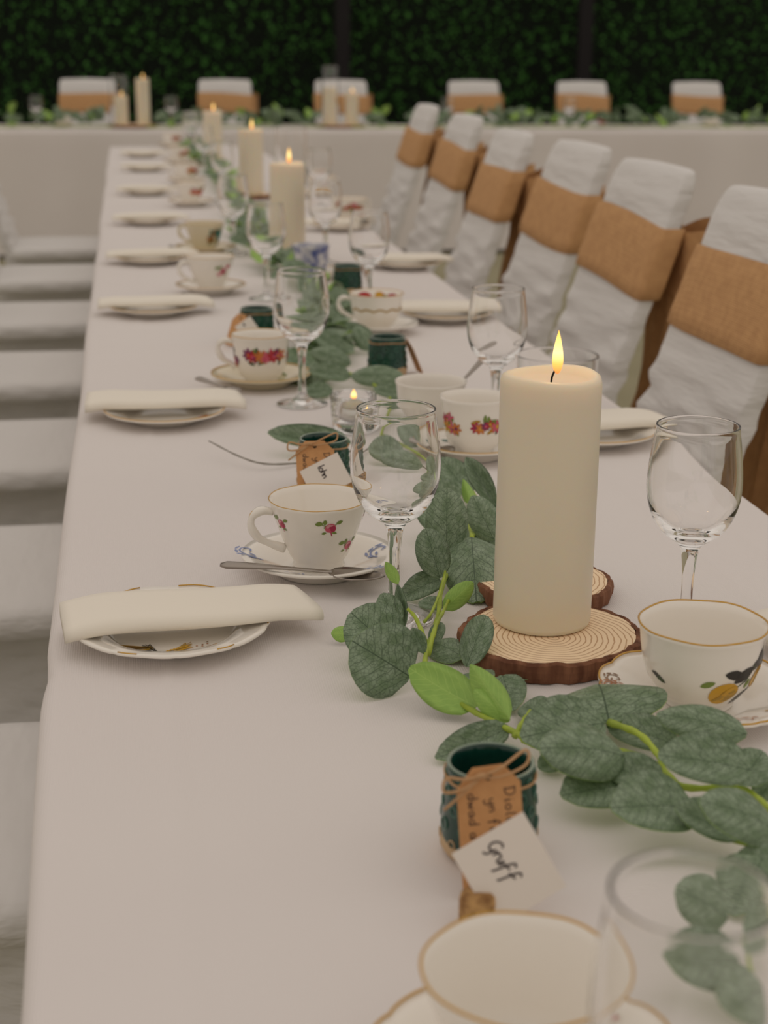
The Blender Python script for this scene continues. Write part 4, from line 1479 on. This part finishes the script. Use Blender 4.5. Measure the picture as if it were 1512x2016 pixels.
wine_glass((GD[0] + 0.02, GD[1] - 0.05), 'clear wine glass in front of the second tall candle')

ordn = ['fifth', 'sixth', 'seventh', 'farthest']
for k, (p, q, cp, gl) in enumerate((((0.0532, 4.1855, 0.7565), 0.02, (0.1866, 4.6815, 0.8090), (0.2433, 4.8469, 0.9180)), ((0.0612, 5.0597, 0.7565), -0.02, (0.2068, 5.4961, 0.8090), (0.2600, 5.9005, 0.9180)),
                                    ((0.0727, 6.0683, 0.7565), 0.01, (0.2152, 6.4323, 0.8090), (0.2759, 7.1549, 0.9180)), ((0.0715, 6.8867, 0.7565), 0.0, (0.2209, 7.5497, 0.8090), (0.2661, 8.2234, 0.9180)))):
    w = ordn[k]
    plate((p[0], p[1], TZ + 0.0004), 0.1 * k, 'tea plate, ' + w + ' along the left edge', R=0.077)
    napkin((p[0] + 0.004, p[1] + 0.012), q, 'cream folded napkin, ' + w + ' along the left edge', seed=5 + k)
    saucer((cp[0], cp[1], TZ + 0.0004), 0, 'saucer, ' + w + ' along the left side of the table', R=0.067)
    rz = PI - 0.3 * k
    teacup((cp[0], cp[1], TZ + CUP_ON), rz, 'white teacup with rust floral print, ' + w + ' along the left side', 'bowl' if k % 2 else 'flared',
           motifs=[(face(rz, 30), 0.04, 0, spray(41 + k, 0.018, 0.010, ('orange', 'rust', 'pink'), 5, 0.009)), (face(rz, 90), 0.04, 0, spray(51 + k, 0.018, 0.010, ('orange', 'rust', 'ochre'), 5, 0.009))], detail=0)
    wine_glass((gl[0] + (0.03 if k else 0.05), min(gl[1], 7.25)), 'clear wine glass, ' + w + ' along the left side')

# --- right side, further places
P5 = (0.5436, 1.7278, 0.7565)
plate((P5[0], P5[1], TZ + 0.0004), 0.3, 'tea plate behind the tall candle on the open side', R=0.078)
napkin((P5[0] - 0.008, P5[1] + 0.014), 0.06, 'cream folded napkin behind the tall candle on the open side', seed=0.9, H=0.015)
CF = (0.3858, 1.6778, 0.8120)
rz = 0.6
saucer((CF[0], CF[1], TZ + 0.0004), 0, 'gilt edged saucer under the floral cup beside the tall candle', R=0.063, motifs=[(-0.04, -0.02, 0.2, wheat(0.8, 'teal', 0, 5)), (-0.03, 0.03, 0.2, wheat(0.8, 'teal', 0, 5))])
pal = ('pink', 'red', 'orange', 'purple', 'yellow', 'deep_pink')
teacup((CF[0], CF[1], TZ + CUP_ON), rz, 'white teacup with pink and orange flower clusters beside the tall candle', 'straight', scale=1.03, rim=False,
       motifs=[(face(rz, 12), 0.0385, 0, spray(12, 0.016, 0.008, pal, 6, 0.0085)), (face(rz, -62), 0.0385, 0, spray(14, 0.012, 0.010, pal, 5, 0.0085))])
spoon((0.3149, 1.6764, 0.7605), (0.3551, 1.6454, 0.7550), 'teaspoon on the saucer beside the tall candle')
CW = (0.362, 1.818)
teacup((CW[0], CW[1], TZ + 0.0006), 2.2, 'plain white sugar bowl behind the floral cup', 'bowl', scale=0.98, rim=False, handle=False)
spoon((0.452, 1.858, TZ + 0.094), (0.360, 1.822, TZ + 0.013), 'silver teaspoon standing in the plain white sugar bowl')
wine_glass((0.436, 1.785), 'clear wine glass behind the plain white sugar bowl')
tumbler((0.535, 1.862), 0.053, 0.080, 'wide clear glass tumbler just behind the tall candle')

V4 = (0.3612, 2.1403, 0.7980)
votive((V4[0], V4[1], TZ + 0.0006), 0.8, 'teal candle holder in front of the fruit print cup', tag_ang=0.1, tag_L=0.07, bow=False)
CFr = (0.4015, 2.4939, 0.8060)
saucer((CFr[0], CFr[1], TZ + 0.0004), 0, 'white saucer with gold print under the fruit print cup', R=0.070, rim=None, motifs=[(-0.02, -0.05, 0, rose(1.6, ('yellow', 'ochre', 'yellow'), 'ochre')), (0.022, -0.05, 0, rose(1.6, ('yellow', 'ochre', 'yellow'), 'ochre'))])
rz = PI - 0.2
inn = [(math.radians(112) - rz, 0.049, 0, [(ell(0, 0, 0.015, 0.0085), 'red'), (ell(0.006, 0.002, 0.007, 0.005), 'deep_pink')]), (math.radians(74) - rz, 0.050, 0, [(ell(0, 0.001, 0.008, 0.0065), 'yellow'), (ell(-0.012, -0.003, 0.009, 0.0045, 0.4), 'green'), (ell(-0.006, 0.001, 0.004, 0.004), 'pink')]),
       (math.radians(38) - rz, 0.049, 0, [(ell(0, 0, 0.013, 0.007), 'deep_pink'), (ell(-0.003, 0.001, 0.006, 0.004), 'red')])]
zig = [(q, 'ochre') for q in stroke([(-0.055 + 0.0025 * k, 0.004 * abs(math.sin(k * 0.36))) for k in range(45)], 0.0028)]
teacup((CFr[0], CFr[1], TZ + CUP_ON), rz, 'white teacup with red and yellow fruit printed inside', 'bowl', scale=1.0, motifs=[(face(rz, 0), 0.035, 0, zig)], inner=inn, detail=0)
P6 = (0.5402, 2.5998, 0.7565)
plate((P6[0], P6[1], TZ + 0.0004), 0.2, 'tea plate beyond the fruit print cup on the open side', R=0.077)
napkin((P6[0] - 0.004, P6[1] + 0.012), 0.0, 'cream folded napkin beyond the fruit print cup on the open side', seed=6.1)
V5 = (0.4114, 2.9068, 0.7980)
votive((V5[0], V5[1], TZ + 0.0006), 0.2, 'teal candle holder behind the fruit print cup', tag_ang=0.0, tag_L=0.07, bow=False)
GG = (0.4216, 2.7036, 0.9180)
wine_glass(GG, 'clear wine glass behind the fruit print cup on the open side')
P7 = (0.5912, 3.2663, 0.7565)
plate((P7[0], P7[1], TZ + 0.0004), 0.0, 'tea plate behind the wine glass on the open side, third from the tall candle', R=0.077)
napkin((P7[0] - 0.004, P7[1] + 0.012), 0.02, 'cream folded napkin on the open side, third from the tall candle', seed=7.1)
CBl = (0.3676, 3.1333, 0.8090)
saucer((CBl[0], CBl[1], TZ + 0.0004), 0, 'white saucer under the blue patterned cup', R=0.066)
teacup((CBl[0], CBl[1], TZ + CUP_ON), 0.8, 'blue and white patterned teacup in front of the second candle', 'straight', body=M_BLUECHINA, rim=False, detail=0)
P8 = (0.5475, 4.0024, 0.7565)
plate((P8[0], P8[1], TZ + 0.0004), 0.0, 'tea plate on the open side, fourth from the tall candle', R=0.077)
napkin((P8[0], P8[1] + 0.012), 0.0, 'cream folded napkin on the open side, fourth from the tall candle', seed=8.1)
for p, lab, kk in (((0.6005, 4.1851, 0.8090), 'fifth', 0), ((0.6145, 4.9476, 0.8090), 'sixth', 1)):
    saucer((p[0], p[1], TZ + 0.0004), 0, 'saucer on the open side, ' + lab + ' from the tall candle', R=0.067)
    teacup((p[0], p[1], TZ + CUP_ON), 0.4, 'white teacup with rust print on the open side, ' + lab + ' from the tall candle', 'bowl', detail=0,
           motifs=[(face(0.4, 0), 0.04, 0, spray(61 + kk, 0.03, 0.008, ('orange', 'rust', 'pink'), 6, 0.009))])
for p, lab in (((0.4248, 3.3493, 0.9180), 'fifth'), ((0.5571, 4.5310, 0.9180), 'sixth')):
    wine_glass(p, 'clear wine glass on the open side, ' + lab + ' from the tall candle')

# --- further candles on slices down the middle
for p, h, lab, lit in (((0.3500, 3.4235, 0.7540), 0.2, 'second', True), ((0.3885, 4.9176, 0.7540), 0.2, 'third', True), ((0.3524, 6.4010, 0.7540), 0.2, 'fourth', True)):
    wood_slice((p[0], p[1], TZ + 0.0006), 0.065, 0.0135, 'wood slice under the ' + lab + ' tall candle down the table', len(lab), 0.3)
    pillar_candle((p[0], p[1], TZ + 0.0143), 'tall ivory pillar candle on a wood slice, ' + lab + ' down the table', h=h, lit=lit, fl=1.0, detail=False)
p = (0.6541, 6.0916, 0.9400)
tumbler((0.56, 5.35), 0.055, 0.20, 'tall clear glass cylinder beyond the second candle', 'glass_cylinder', 'glass')

# ================================================================== garland on the long table
gar = empty('eucalyptus_garland', (0, 0, TZ), 0, 'green eucalyptus garland winding down the middle of the long table', 'garland')
OG = (0, 0, TZ)
def loc(p): return tuple(a - b for a, b in zip(p, OG))
NEAR = [
    # cluster in front of the wine glass
    (((0.1904, 1.0148, 0.7520), (0.1480, 1.0201, 0.7806), 0.0574, (0.0992, -0.9418, 0.3211), 1), 0), (((0.1880, 1.0577, 0.7520), (0.1557, 1.0821, 0.7795), 0.0463, (-0.2013, -0.8378, 0.5074), 1), 3), (((0.1986, 1.1187, 0.7520), (0.1892, 1.1374, 0.7733), 0.0212, (-0.2161, -0.7791, 0.5884), 1), 0), (((0.1602, 1.1126, 0.7500), (0.1451, 1.1151, 0.7499), 0.0136, (-0.1289, -0.7503, 0.6484), -1), 0),
    (((0.2276, 0.9600, 0.7500), (0.1839, 0.9846, 0.7717), 0.0325, (-0.1361, -0.7809, 0.6096), -1), 1), (((0.2445, 0.9325, 0.7520), (0.2216, 0.9567, 0.7840), 0.0218, (-0.2122, -0.8461, 0.4890), -1), 4), (((0.2459, 0.9377, 0.7480), (0.2229, 0.9479, 0.7686), 0.0169, (0.0582, -0.8681, 0.4930), -1), 2),
    (((0.2374, 1.0380, 0.7480), (0.2580, 1.0650, 0.7780), 0.0234, (-0.0525, -0.7247, 0.6871), 1), 3), (((0.2396, 1.0588, 0.7460), (0.2191, 1.0940, 0.7458), 0.0264, (-0.3600, -0.2050, 0.9102), 1), 1), (((0.2100, 1.0615, 0.7500), (0.2033, 1.0780, 0.7656), 0.0124, (-0.2496, -0.7167, 0.6511), 1), 4), (((0.2052, 1.1207, 0.7500), (0.2026, 1.1407, 0.7792), 0.0100, (-0.1873, -0.8187, 0.5429), 1), 4),
    (((0.2001, 1.1246, 0.7850), (0.1909, 1.1314, 0.8019), 0.0097, (-0.1446, -0.9440, 0.2966), -1), 4), (((0.2515, 1.2100, 0.7580), (0.2430, 1.2336, 0.7958), 0.0294, (-0.2134, -0.8495, 0.4825), 1), 3), (((0.2534, 1.2186, 0.7540), (0.2155, 1.2001, 0.7440), 0.0229, (0.1285, -0.6623, 0.7382), 1), 3),
    (((0.2698, 1.2709, 0.7620), (0.2745, 1.2965, 0.8133), 0.0390, (-0.1865, -0.8727, 0.4512), 1), 1), (((0.2791, 1.3372, 0.7580), (0.2709, 1.3775, 0.7815), 0.0321, (-0.3312, -0.5238, 0.7849), 1), 0), (((0.3195, 1.4460, 0.7560), (0.2936, 1.4830, 0.7588), 0.0321, (-0.5347, -0.4296, 0.7277), 1), 0),
    (((0.2941, 1.2785, 0.7700), (0.2786, 1.1860, 0.7440), 0.0596, (-0.1307, -0.2481, 0.9599), 1), 1), (((0.2770, 1.2942, 0.7560), (0.2816, 1.2461, 0.7440), 0.0350, (-0.3912, -0.2569, 0.8837), 1), 0), (((0.3223, 1.3091, 0.7580), (0.3088, 1.3428, 0.7915), 0.0297, (-0.3064, -0.7299, 0.6110), 1), 1), (((0.3456, 1.3951, 0.7620), (0.3240, 1.4427, 0.8018), 0.0214, (-0.3571, -0.6897, 0.6299), 1), 4),
    (((0.3368, 1.4692, 0.7540), (0.3152, 1.5230, 0.7795), 0.0321, (-0.3260, -0.5087, 0.7969), 1), 2), (((0.3308, 1.4422, 0.7540), (0.3278, 1.4693, 0.7717), 0.0131, (-0.2993, -0.5438, 0.7840), -1), 4), (((0.3162, 1.4938, 0.7560), (0.3168, 1.5195, 0.7710), 0.0160, (-0.2250, -0.4872, 0.8438), -1), 4), (((0.2440, 1.1549, 0.7500), (0.2663, 1.1483, 0.7752), 0.0175, (-0.4610, -0.8689, 0.1803), -1), 2),
    (((0.2478, 1.1728, 0.7450), (0.2287, 1.1867, 0.7454), 0.0164, (-0.2327, -0.3471, 0.9085), 1), 0), (((0.3291, 1.3624, 0.7520), (0.3433, 1.3682, 0.7444), 0.0257, (0.4410, -0.8873, 0.1351), 1), 0), (((0.3235, 1.3999, 0.7500), (0.3211, 1.3021, 0.7440), 0.0474, (-0.3885, -0.0468, 0.9203), 1), 1), (((0.2685, 1.0176, 0.7440), (0.2854, 1.0229, 0.7440), 0.0103, (0.0820, -0.2617, 0.9617), 1), 0),
    (((0.2298, 1.0262, 0.7460), (0.2283, 0.9842, 0.7440), 0.0480, (-0.1962, -0.0397, 0.9798), 1), 0), (((0.2581, 1.0078, 0.7520), (0.2555, 0.9624, 0.7440), 0.0281, (-0.2298, -0.1561, 0.9606), 1), 2), (((0.2209, 1.0889, 0.7460), (0.2333, 1.1111, 0.7560), 0.0123, (0.0500, -0.4338, 0.8996), 1), 0),
    # spray sweeping to the lower right
    (((0.3040, 0.8967, 0.7620), (0.3094, 0.9411, 0.7715), 0.0865, (-0.1873, -0.1833, 0.9650), 1), 1), (((0.2974, 0.8873, 0.7660), (0.2379, 0.8758, 0.7652), 0.0453, (0.0916, -0.5354, 0.8396), 1), 0), (((0.2924, 0.8306, 0.7700), (0.2359, 0.8229, 0.7832), 0.0412, (0.2598, -0.5555, 0.7899), 1), 1),
    (((0.3403, 0.8636, 0.7580), (0.3040, 0.9017, 0.7590), 0.0260, (-0.4231, -0.4228, 0.8014), 1), 0), (((0.3769, 0.8409, 0.7740), (0.3273, 0.8717, 0.7783), 0.0272, (-0.2605, -0.5321, 0.8056), 1), 1), (((0.3597, 0.7926, 0.7740), (0.3047, 0.8043, 0.7824), 0.0356, (-0.0073, -0.6034, 0.7974), 1), 0), (((0.3543, 0.7976, 0.7620), (0.3784, 0.8180, 0.7727), 0.0273, (-0.0120, -0.4530, 0.8915), 1), 2),
    (((0.2991, 0.8210, 0.7540), (0.2464, 0.8095, 0.7569), 0.0388, (0.1375, -0.4021, 0.9052), 1), 0), (((0.3104, 0.8076, 0.7620), (0.2798, 0.8347, 0.7647), 0.0262, (-0.3212, -0.4460, 0.8354), 1), 2), (((0.3187, 0.7770, 0.7600), (0.2641, 0.7677, 0.7691), 0.0441, (0.2209, -0.4593, 0.8604), 1), 0), (((0.3415, 0.7534, 0.7540), (0.3017, 0.7644, 0.7679), 0.0270, (0.1130, -0.5974, 0.7939), 1), 2),
    (((0.3515, 0.7322, 0.7660), (0.3057, 0.7358, 0.7875), 0.0338, (0.3007, -0.6010, 0.7406), 1), 1), (((0.2410, 0.9197, 0.7520), (0.1856, 0.8960, 0.7440), 0.0239, (0.1287, -0.5727, 0.8096), 1), 2), (((0.2735, 0.9394, 0.7500), (0.2605, 0.9621, 0.7477), 0.0237, (-0.4167, -0.1487, 0.8968), 1), 0), (((0.2638, 0.8757, 0.7460), (0.2494, 0.8729, 0.7440), 0.0176, (-0.0532, -0.3919, 0.9185), 1), 0),
    (((0.3903, 0.8136, 0.7600), (0.3700, 0.8027, 0.7478), 0.0222, (-0.2411, -0.4878, 0.8390), 1), 0),
    # lowest corner, beyond the blurred wine glass
    (((0.2954, 0.6589, 0.7600), (0.2667, 0.6678, 0.7734), 0.0278, (0.1111, -0.7025, 0.7029), 1), 1), (((0.3352, 0.7141, 0.7600), (0.3102, 0.6859, 0.7440), 0.0378, (-0.1099, -0.4154, 0.9030), 1), 0), (((0.2852, 0.6114, 0.7620), (0.2385, 0.6118, 0.7723), 0.0362, (0.1716, -0.5776, 0.7981), 1), 2), (((0.3470, 0.7088, 0.7540), (0.3252, 0.7244, 0.7583), 0.0218, (-0.1804, -0.4876, 0.8542), 1), 0),
    (((0.2949, 0.5907, 0.7620), (0.2600, 0.5750, 0.7609), 0.0383, (0.1554, -0.4098, 0.8988), 1), 1), (((0.2898, 0.6707, 0.7460), (0.2870, 0.6824, 0.7483), 0.0143, (-0.2515, -0.2412, 0.9373), 1), 0), (((0.3221, 0.6432, 0.7600), (0.2974, 0.6369, 0.7604), 0.0306, (0.1345, -0.4670, 0.8740), 1), 0),
    # beyond the glass: behind the second holder and towards the tea light
    (((0.2413, 1.6786, 0.7600), (0.1503, 1.7167, 0.7656), 0.0308, (-0.2601, -0.7158, 0.6480), 1), 2), (((0.2970, 1.6259, 0.7520), (0.2470, 1.6580, 0.7602), 0.0347, (-0.2815, -0.6254, 0.7278), 1), 0), (((0.3140, 1.5651, 0.7560), (0.2548, 1.5789, 0.7687), 0.0313, (-0.0276, -0.7384, 0.6738), 1), 1), (((0.3305, 1.6792, 0.7520), (0.3076, 1.7204, 0.7701), 0.0344, (-0.3554, -0.5343, 0.7670), 1), 0),
    (((0.3688, 2.0348, 0.7580), (0.2957, 2.0583, 0.7601), 0.0361, (-0.2096, -0.7124, 0.6698), 1), 1), (((0.3551, 1.9497, 0.7520), (0.3138, 1.9694, 0.7592), 0.0238, (-0.2114, -0.6948, 0.6875), 1), 0), (((0.2643, 2.0089, 0.7500), (0.2243, 2.0044, 0.7479), 0.0259, (0.0469, -0.7291, 0.6829), 1), 0), (((0.2965, 2.0640, 0.7560), (0.2397, 2.0763, 0.7650), 0.0293, (-0.0578, -0.7510, 0.6577), 1), 0),
    (((0.2457, 2.2461, 0.7600), (0.2219, 2.1103, 0.7440), 0.0761, (0.0958, -0.1331, 0.9865), 1), 2), (((0.3084, 2.1468, 0.7580), (0.2538, 2.1714, 0.7739), 0.0343, (-0.1341, -0.7307, 0.6694), 1), 1), (((0.3144, 2.2319, 0.7580), (0.2699, 2.2680, 0.7825), 0.0317, (-0.2599, -0.7402, 0.6202), 1), 0), (((0.3784, 2.3834, 0.7540), (0.3147, 2.4092, 0.7689), 0.0286, (-0.1455, -0.7384, 0.6585), 1), 2),
    (((0.3692, 2.6336, 0.7560), (0.3513, 2.6673, 0.7869), 0.0381, (-0.2668, -0.7251, 0.6348), 1), 0), (((0.3575, 2.2959, 0.7480), (0.3426, 2.3299, 0.7819), 0.0279, (-0.1239, -0.7268, 0.6756), 1), 1), (((0.2344, 2.1454, 0.7460), (0.2617, 2.0706, 0.7440), 0.0595, (-0.3094, -0.1380, 0.9409), 1), 1), (((0.3141, 1.8678, 0.7500), (0.3420, 1.8773, 0.7616), 0.0215, (-0.1149, -0.6166, 0.7788), 1), 0),
]
for (b, t, w, nn, sd), k in NEAR:
    leaf(gar, b, t, w, nn, sd, k, OG)

# stems
stem(gar, [loc(p) for p in ((0.3760, 0.7569, 0.7520), (0.3660, 0.7776, 0.7560), (0.3584, 0.8034, 0.7560), (0.3266, 0.8148, 0.7540), (0.3191, 0.8410, 0.7560), (0.3062, 0.8721, 0.7520), (0.2700, 0.8858, 0.7480), (0.2491, 0.8987, 0.7500), (0.2447, 0.9078, 0.7520), (0.2325, 0.9301, 0.7520), (0.2167, 0.9704, 0.7500), (0.2055, 1.0202, 0.7480), (0.2104, 1.0594, 0.7500), (0.2366, 1.1434, 0.7480), (0.2533, 1.2053, 0.7540), (0.2849, 1.2844, 0.7540), (0.3226, 1.3734, 0.7540), (0.3435, 1.4945, 0.7520), (0.3406, 1.5837, 0.7500), (0.3209, 1.6601, 0.7500), (0.2824, 1.7508, 0.7480))], 0.0024, 0.0018)
stem(gar, [loc(p) for p in ((0.2136, 1.0659, 0.7480), (0.2144, 1.0934, 0.7540), (0.2124, 1.1138, 0.7600), (0.2068, 1.1193, 0.7660))], 0.0024, 0.0012)
stem(gar, [loc(p) for p in ((0.2136, 1.0659, 0.7480), (0.2260, 1.0990, 0.7580), (0.2365, 1.1230, 0.7600), (0.2485, 1.1567, 0.7580))], 0.0022, 0.0012)
stem(gar, [loc(p) for p in ((0.2203, 1.1182, 0.7540), (0.2287, 1.1295, 0.7580), (0.2456, 1.1765, 0.7600), (0.2603, 1.2232, 0.7660))], 0.0013, 0.0012)
stem(gar, [loc(p) for p in ((0.3040, 0.8967, 0.7620), (0.3148, 0.8673, 0.7660), (0.3195, 0.8432, 0.7620), (0.3204, 0.8291, 0.7540))], 0.0026, 0.0016)
stem(gar, [loc(p) for p in ((0.2416, 0.9078, 0.7500), (0.2496, 0.9152, 0.7580), (0.2569, 0.9235, 0.7620))], 0.0022, 0.0012)
stem(gar, [loc(p) for p in ((0.3570, 0.7800, 0.7520), (0.3310, 0.7624, 0.7500), (0.3517, 0.7294, 0.7500), (0.3342, 0.6691, 0.7520), (0.3015, 0.6324, 0.7540), (0.2938, 0.5891, 0.7520))], 0.0020, 0.0016)
stem(gar, [loc(p) for p in ((0.3020, 1.3088, 0.7600), (0.3114, 1.3619, 0.7580), (0.3274, 1.4044, 0.7600))], 0.0020, 0.0012)
stem(gar, [loc(p) for p in ((0.3425, 1.4893, 0.7480), (0.2877, 1.7086, 0.7460), (0.2105, 1.6680, 0.7440), (0.1773, 1.6567, 0.7440), (0.1390, 1.6446, 0.7480), (0.1123, 1.6665, 0.7520), (0.0816, 1.7174, 0.7580))], 0.0014, 0.0008, M_TWIG)
far_path = [(0.2811, 1.7429, 0.7500), (0.3314, 1.9308, 0.7500), (0.3168, 2.0799, 0.7500), (0.2775, 2.1949, 0.7500), (0.3066, 2.4235, 0.7500), (0.3492, 2.6182, 0.7500), (0.3475, 2.9827, 0.7500), (0.3025, 3.2471, 0.7500), (0.3009, 3.7534, 0.7500), (0.3169, 4.2924, 0.7500), (0.3300, 5.0038, 0.7500), (0.3332, 5.7366, 0.7500), (0.3141, 6.4617, 0.7500), (0.2903, 7.1242, 0.7500), (0.3044, 7.6291, 0.7500)]
FP = spline([loc(p) for p in far_path], 10)
stem(gar, [loc(p) for p in far_path], 0.0020, 0.0018)
rg = random.Random(11)
for i, p in enumerate(FP):
    y = p.y
    if y < 2.25: continue
    dens = 3
    for k in range(dens):
        a = rg.uniform(0, 2 * PI)
        b = Vector((p.x + rg.uniform(-0.015, 0.015), p.y + rg.uniform(-0.03, 0.03), TZ + rg.uniform(0.012, 0.03)))
        d = Vector((math.cos(a), math.sin(a), rg.uniform(-0.1, 0.55))).normalized()
        L = rg.uniform(0.045, 0.065)
        t = b + d * L
        if any((q.x - kx) ** 2 + (q.y - ky) ** 2 < (kr + 0.012) ** 2 for kx, ky, kr in KEEP for q in (b, t, (b + t) / 2)): continue
        t.z = max(t.z, TZ + 0.008)
        leaf(gar, b, t, rg.uniform(0.034, 0.05), Vector((rg.uniform(-0.5, 0.5), rg.uniform(-0.9, 0.1), 1)).normalized(), 1 if rg.random() > 0.22 else -1, rg.randrange(5), OG)

# ================================================================== far table setting
K = [((-0.0148, 9.5200, 0.7598), 0.165, 'left candle of the far left pair on the far table', True), ((0.1143, 9.5200, 0.7599), 0.265, 'taller burning candle of the far left pair on the far table', True),
     ((1.2368, 9.5200, 0.7605), 0.22, 'taller candle of the middle pair on the far table', False), ((1.3716, 9.5200, 0.7605), 0.19, 'shorter candle of the middle pair on the far table', True)]
for p, h, lab, lit in K:
    pillar_candle((p[0], 9.52, TZ + 0.0193), 'ivory ' + lab, r=0.040, h=h, lit=lit, fl=1.0, detail=False)
for a, b, lab in ((0, 1, 'far left'), (2, 3, 'middle')):
    cx_ = (K[a][0][0] + K[b][0][0]) / 2
    wood_slice((cx_, 9.52, TZ + 0.003), 0.145, 0.016, 'large wood slice under the ' + lab + ' candle pair on the far table', a + 5)
for p, lab, H in (((-0.0274, 9.7200, 0.7508), 'behind the far left candle pair', 0.30), ((1.2660, 9.7200, 0.7514), 'behind the middle candle pair', 0.36)):
    tumbler((p[0], 9.72), 0.055, H, 'tall clear glass cylinder ' + lab, 'glass_cylinder', 'glass')
for p, lab in (((-0.5183, 9.6200, 0.7698), 'farthest left'), ((0.2836, 9.6200, 0.7704), 'between the two left chairs'), ((1.9884, 9.6200, 0.7717), 'before the fourth chair'), ((2.7754, 9.6200, 0.7723), 'before the fifth chair')):
    wine_glass((p[0], 9.62), 'clear wine glass on the far table, ' + lab, s=1.1).location.z = TZ + 0.003
for p, lab in (((-0.3684, 9.6000, 0.7708), 'before the leftmost chair'), ((3.7121, 9.6000, 0.7739), 'before the rightmost chair')):
    saucer((p[0], 9.60, TZ + 0.0024), 0, 'white saucer on the far table, ' + lab, R=0.068)
    teacup((p[0], 9.60, TZ + CUP_ON + 0.002), 0.4, 'white teacup on the far table, ' + lab, 'bowl', detail=0)
hg = empty('table_garland', (0, 9.42, TZ), 0, 'leafy green garland along the front of the far table', 'garland')
OH = (0, 9.42, TZ)
pts = [(-1.8 + 0.25 * i, 0.05 * math.sin(i * 1.3), 0.012) for i in range(27)]
stem(hg, pts, 0.004, 0.004)
for i in range(270):
    x = rg.uniform(-1.8, 4.7)
    b = Vector((x, 9.42 + rg.uniform(-0.05, 0.06), TZ + rg.uniform(0.008, 0.07)))
    a = rg.uniform(0, 2 * PI)
    b.z += 0.012
    t = b + Vector((math.cos(a), math.sin(a) * 0.6, rg.uniform(0.05, 0.9))).normalized() * rg.uniform(0.06, 0.10)
    if any((q.x - kx) ** 2 + (q.y - ky) ** 2 < (kr + 0.02) ** 2 for kx, ky, kr in KEEP for q in (b, t)): continue
    leaf(hg, b, t, rg.uniform(0.035, 0.055), Vector((rg.uniform(-0.6, 0.6), -1, rg.uniform(0, 1))).normalized(), 1 if rg.random() > 0.2 else -1, rg.randrange(5), OH)

p = (2.9250, 9.4000, 0.8187)
e = empty('red_rose', (p[0], 9.40, TZ + 0.02), 0, 'single red rose bloom tucked in the garland on the far table', 'flower')
mb = MB()
for ring, (r, n, tilt) in enumerate(((0.012, 4, 0.2), (0.022, 5, 0.5), (0.032, 6, 0.85))):
    for k in range(n):
        a = 2 * PI * k / n + ring * 0.5
        c = Vector((math.cos(a), math.sin(a), 0)); s = Vector((-math.sin(a), math.cos(a), 0)); U = Vector((0, 0, 1))
        v = []
        for i in range(5):
            q = i / 4
            for j in range(5):
                u = -1 + 0.5 * j
                w = 0.018 * math.sin(PI * (0.15 + 0.7 * q)) * (0.6 + ring * 0.25)
                v.append(c * (r * 0.4 + r * q * (0.5 + tilt * q)) + s * (u * w) + U * (0.010 + 0.04 * q - 0.018 * tilt * q * q) - c * (0.006 * u * u))
        mb.add(v, [(i * 5 + j, i * 5 + j + 1, (i + 1) * 5 + j + 1, (i + 1) * 5 + j) for i in range(4) for j in range(4)], PC['red'])
mb.obj('petals', e)
mb = MB(); mb.add(*tube([(0, 0, 0.012), (0, 0.01, -0.002), (0.03, 0.015, -0.008)], 0.003, 8), M_STEM); mb.obj('stem', e)
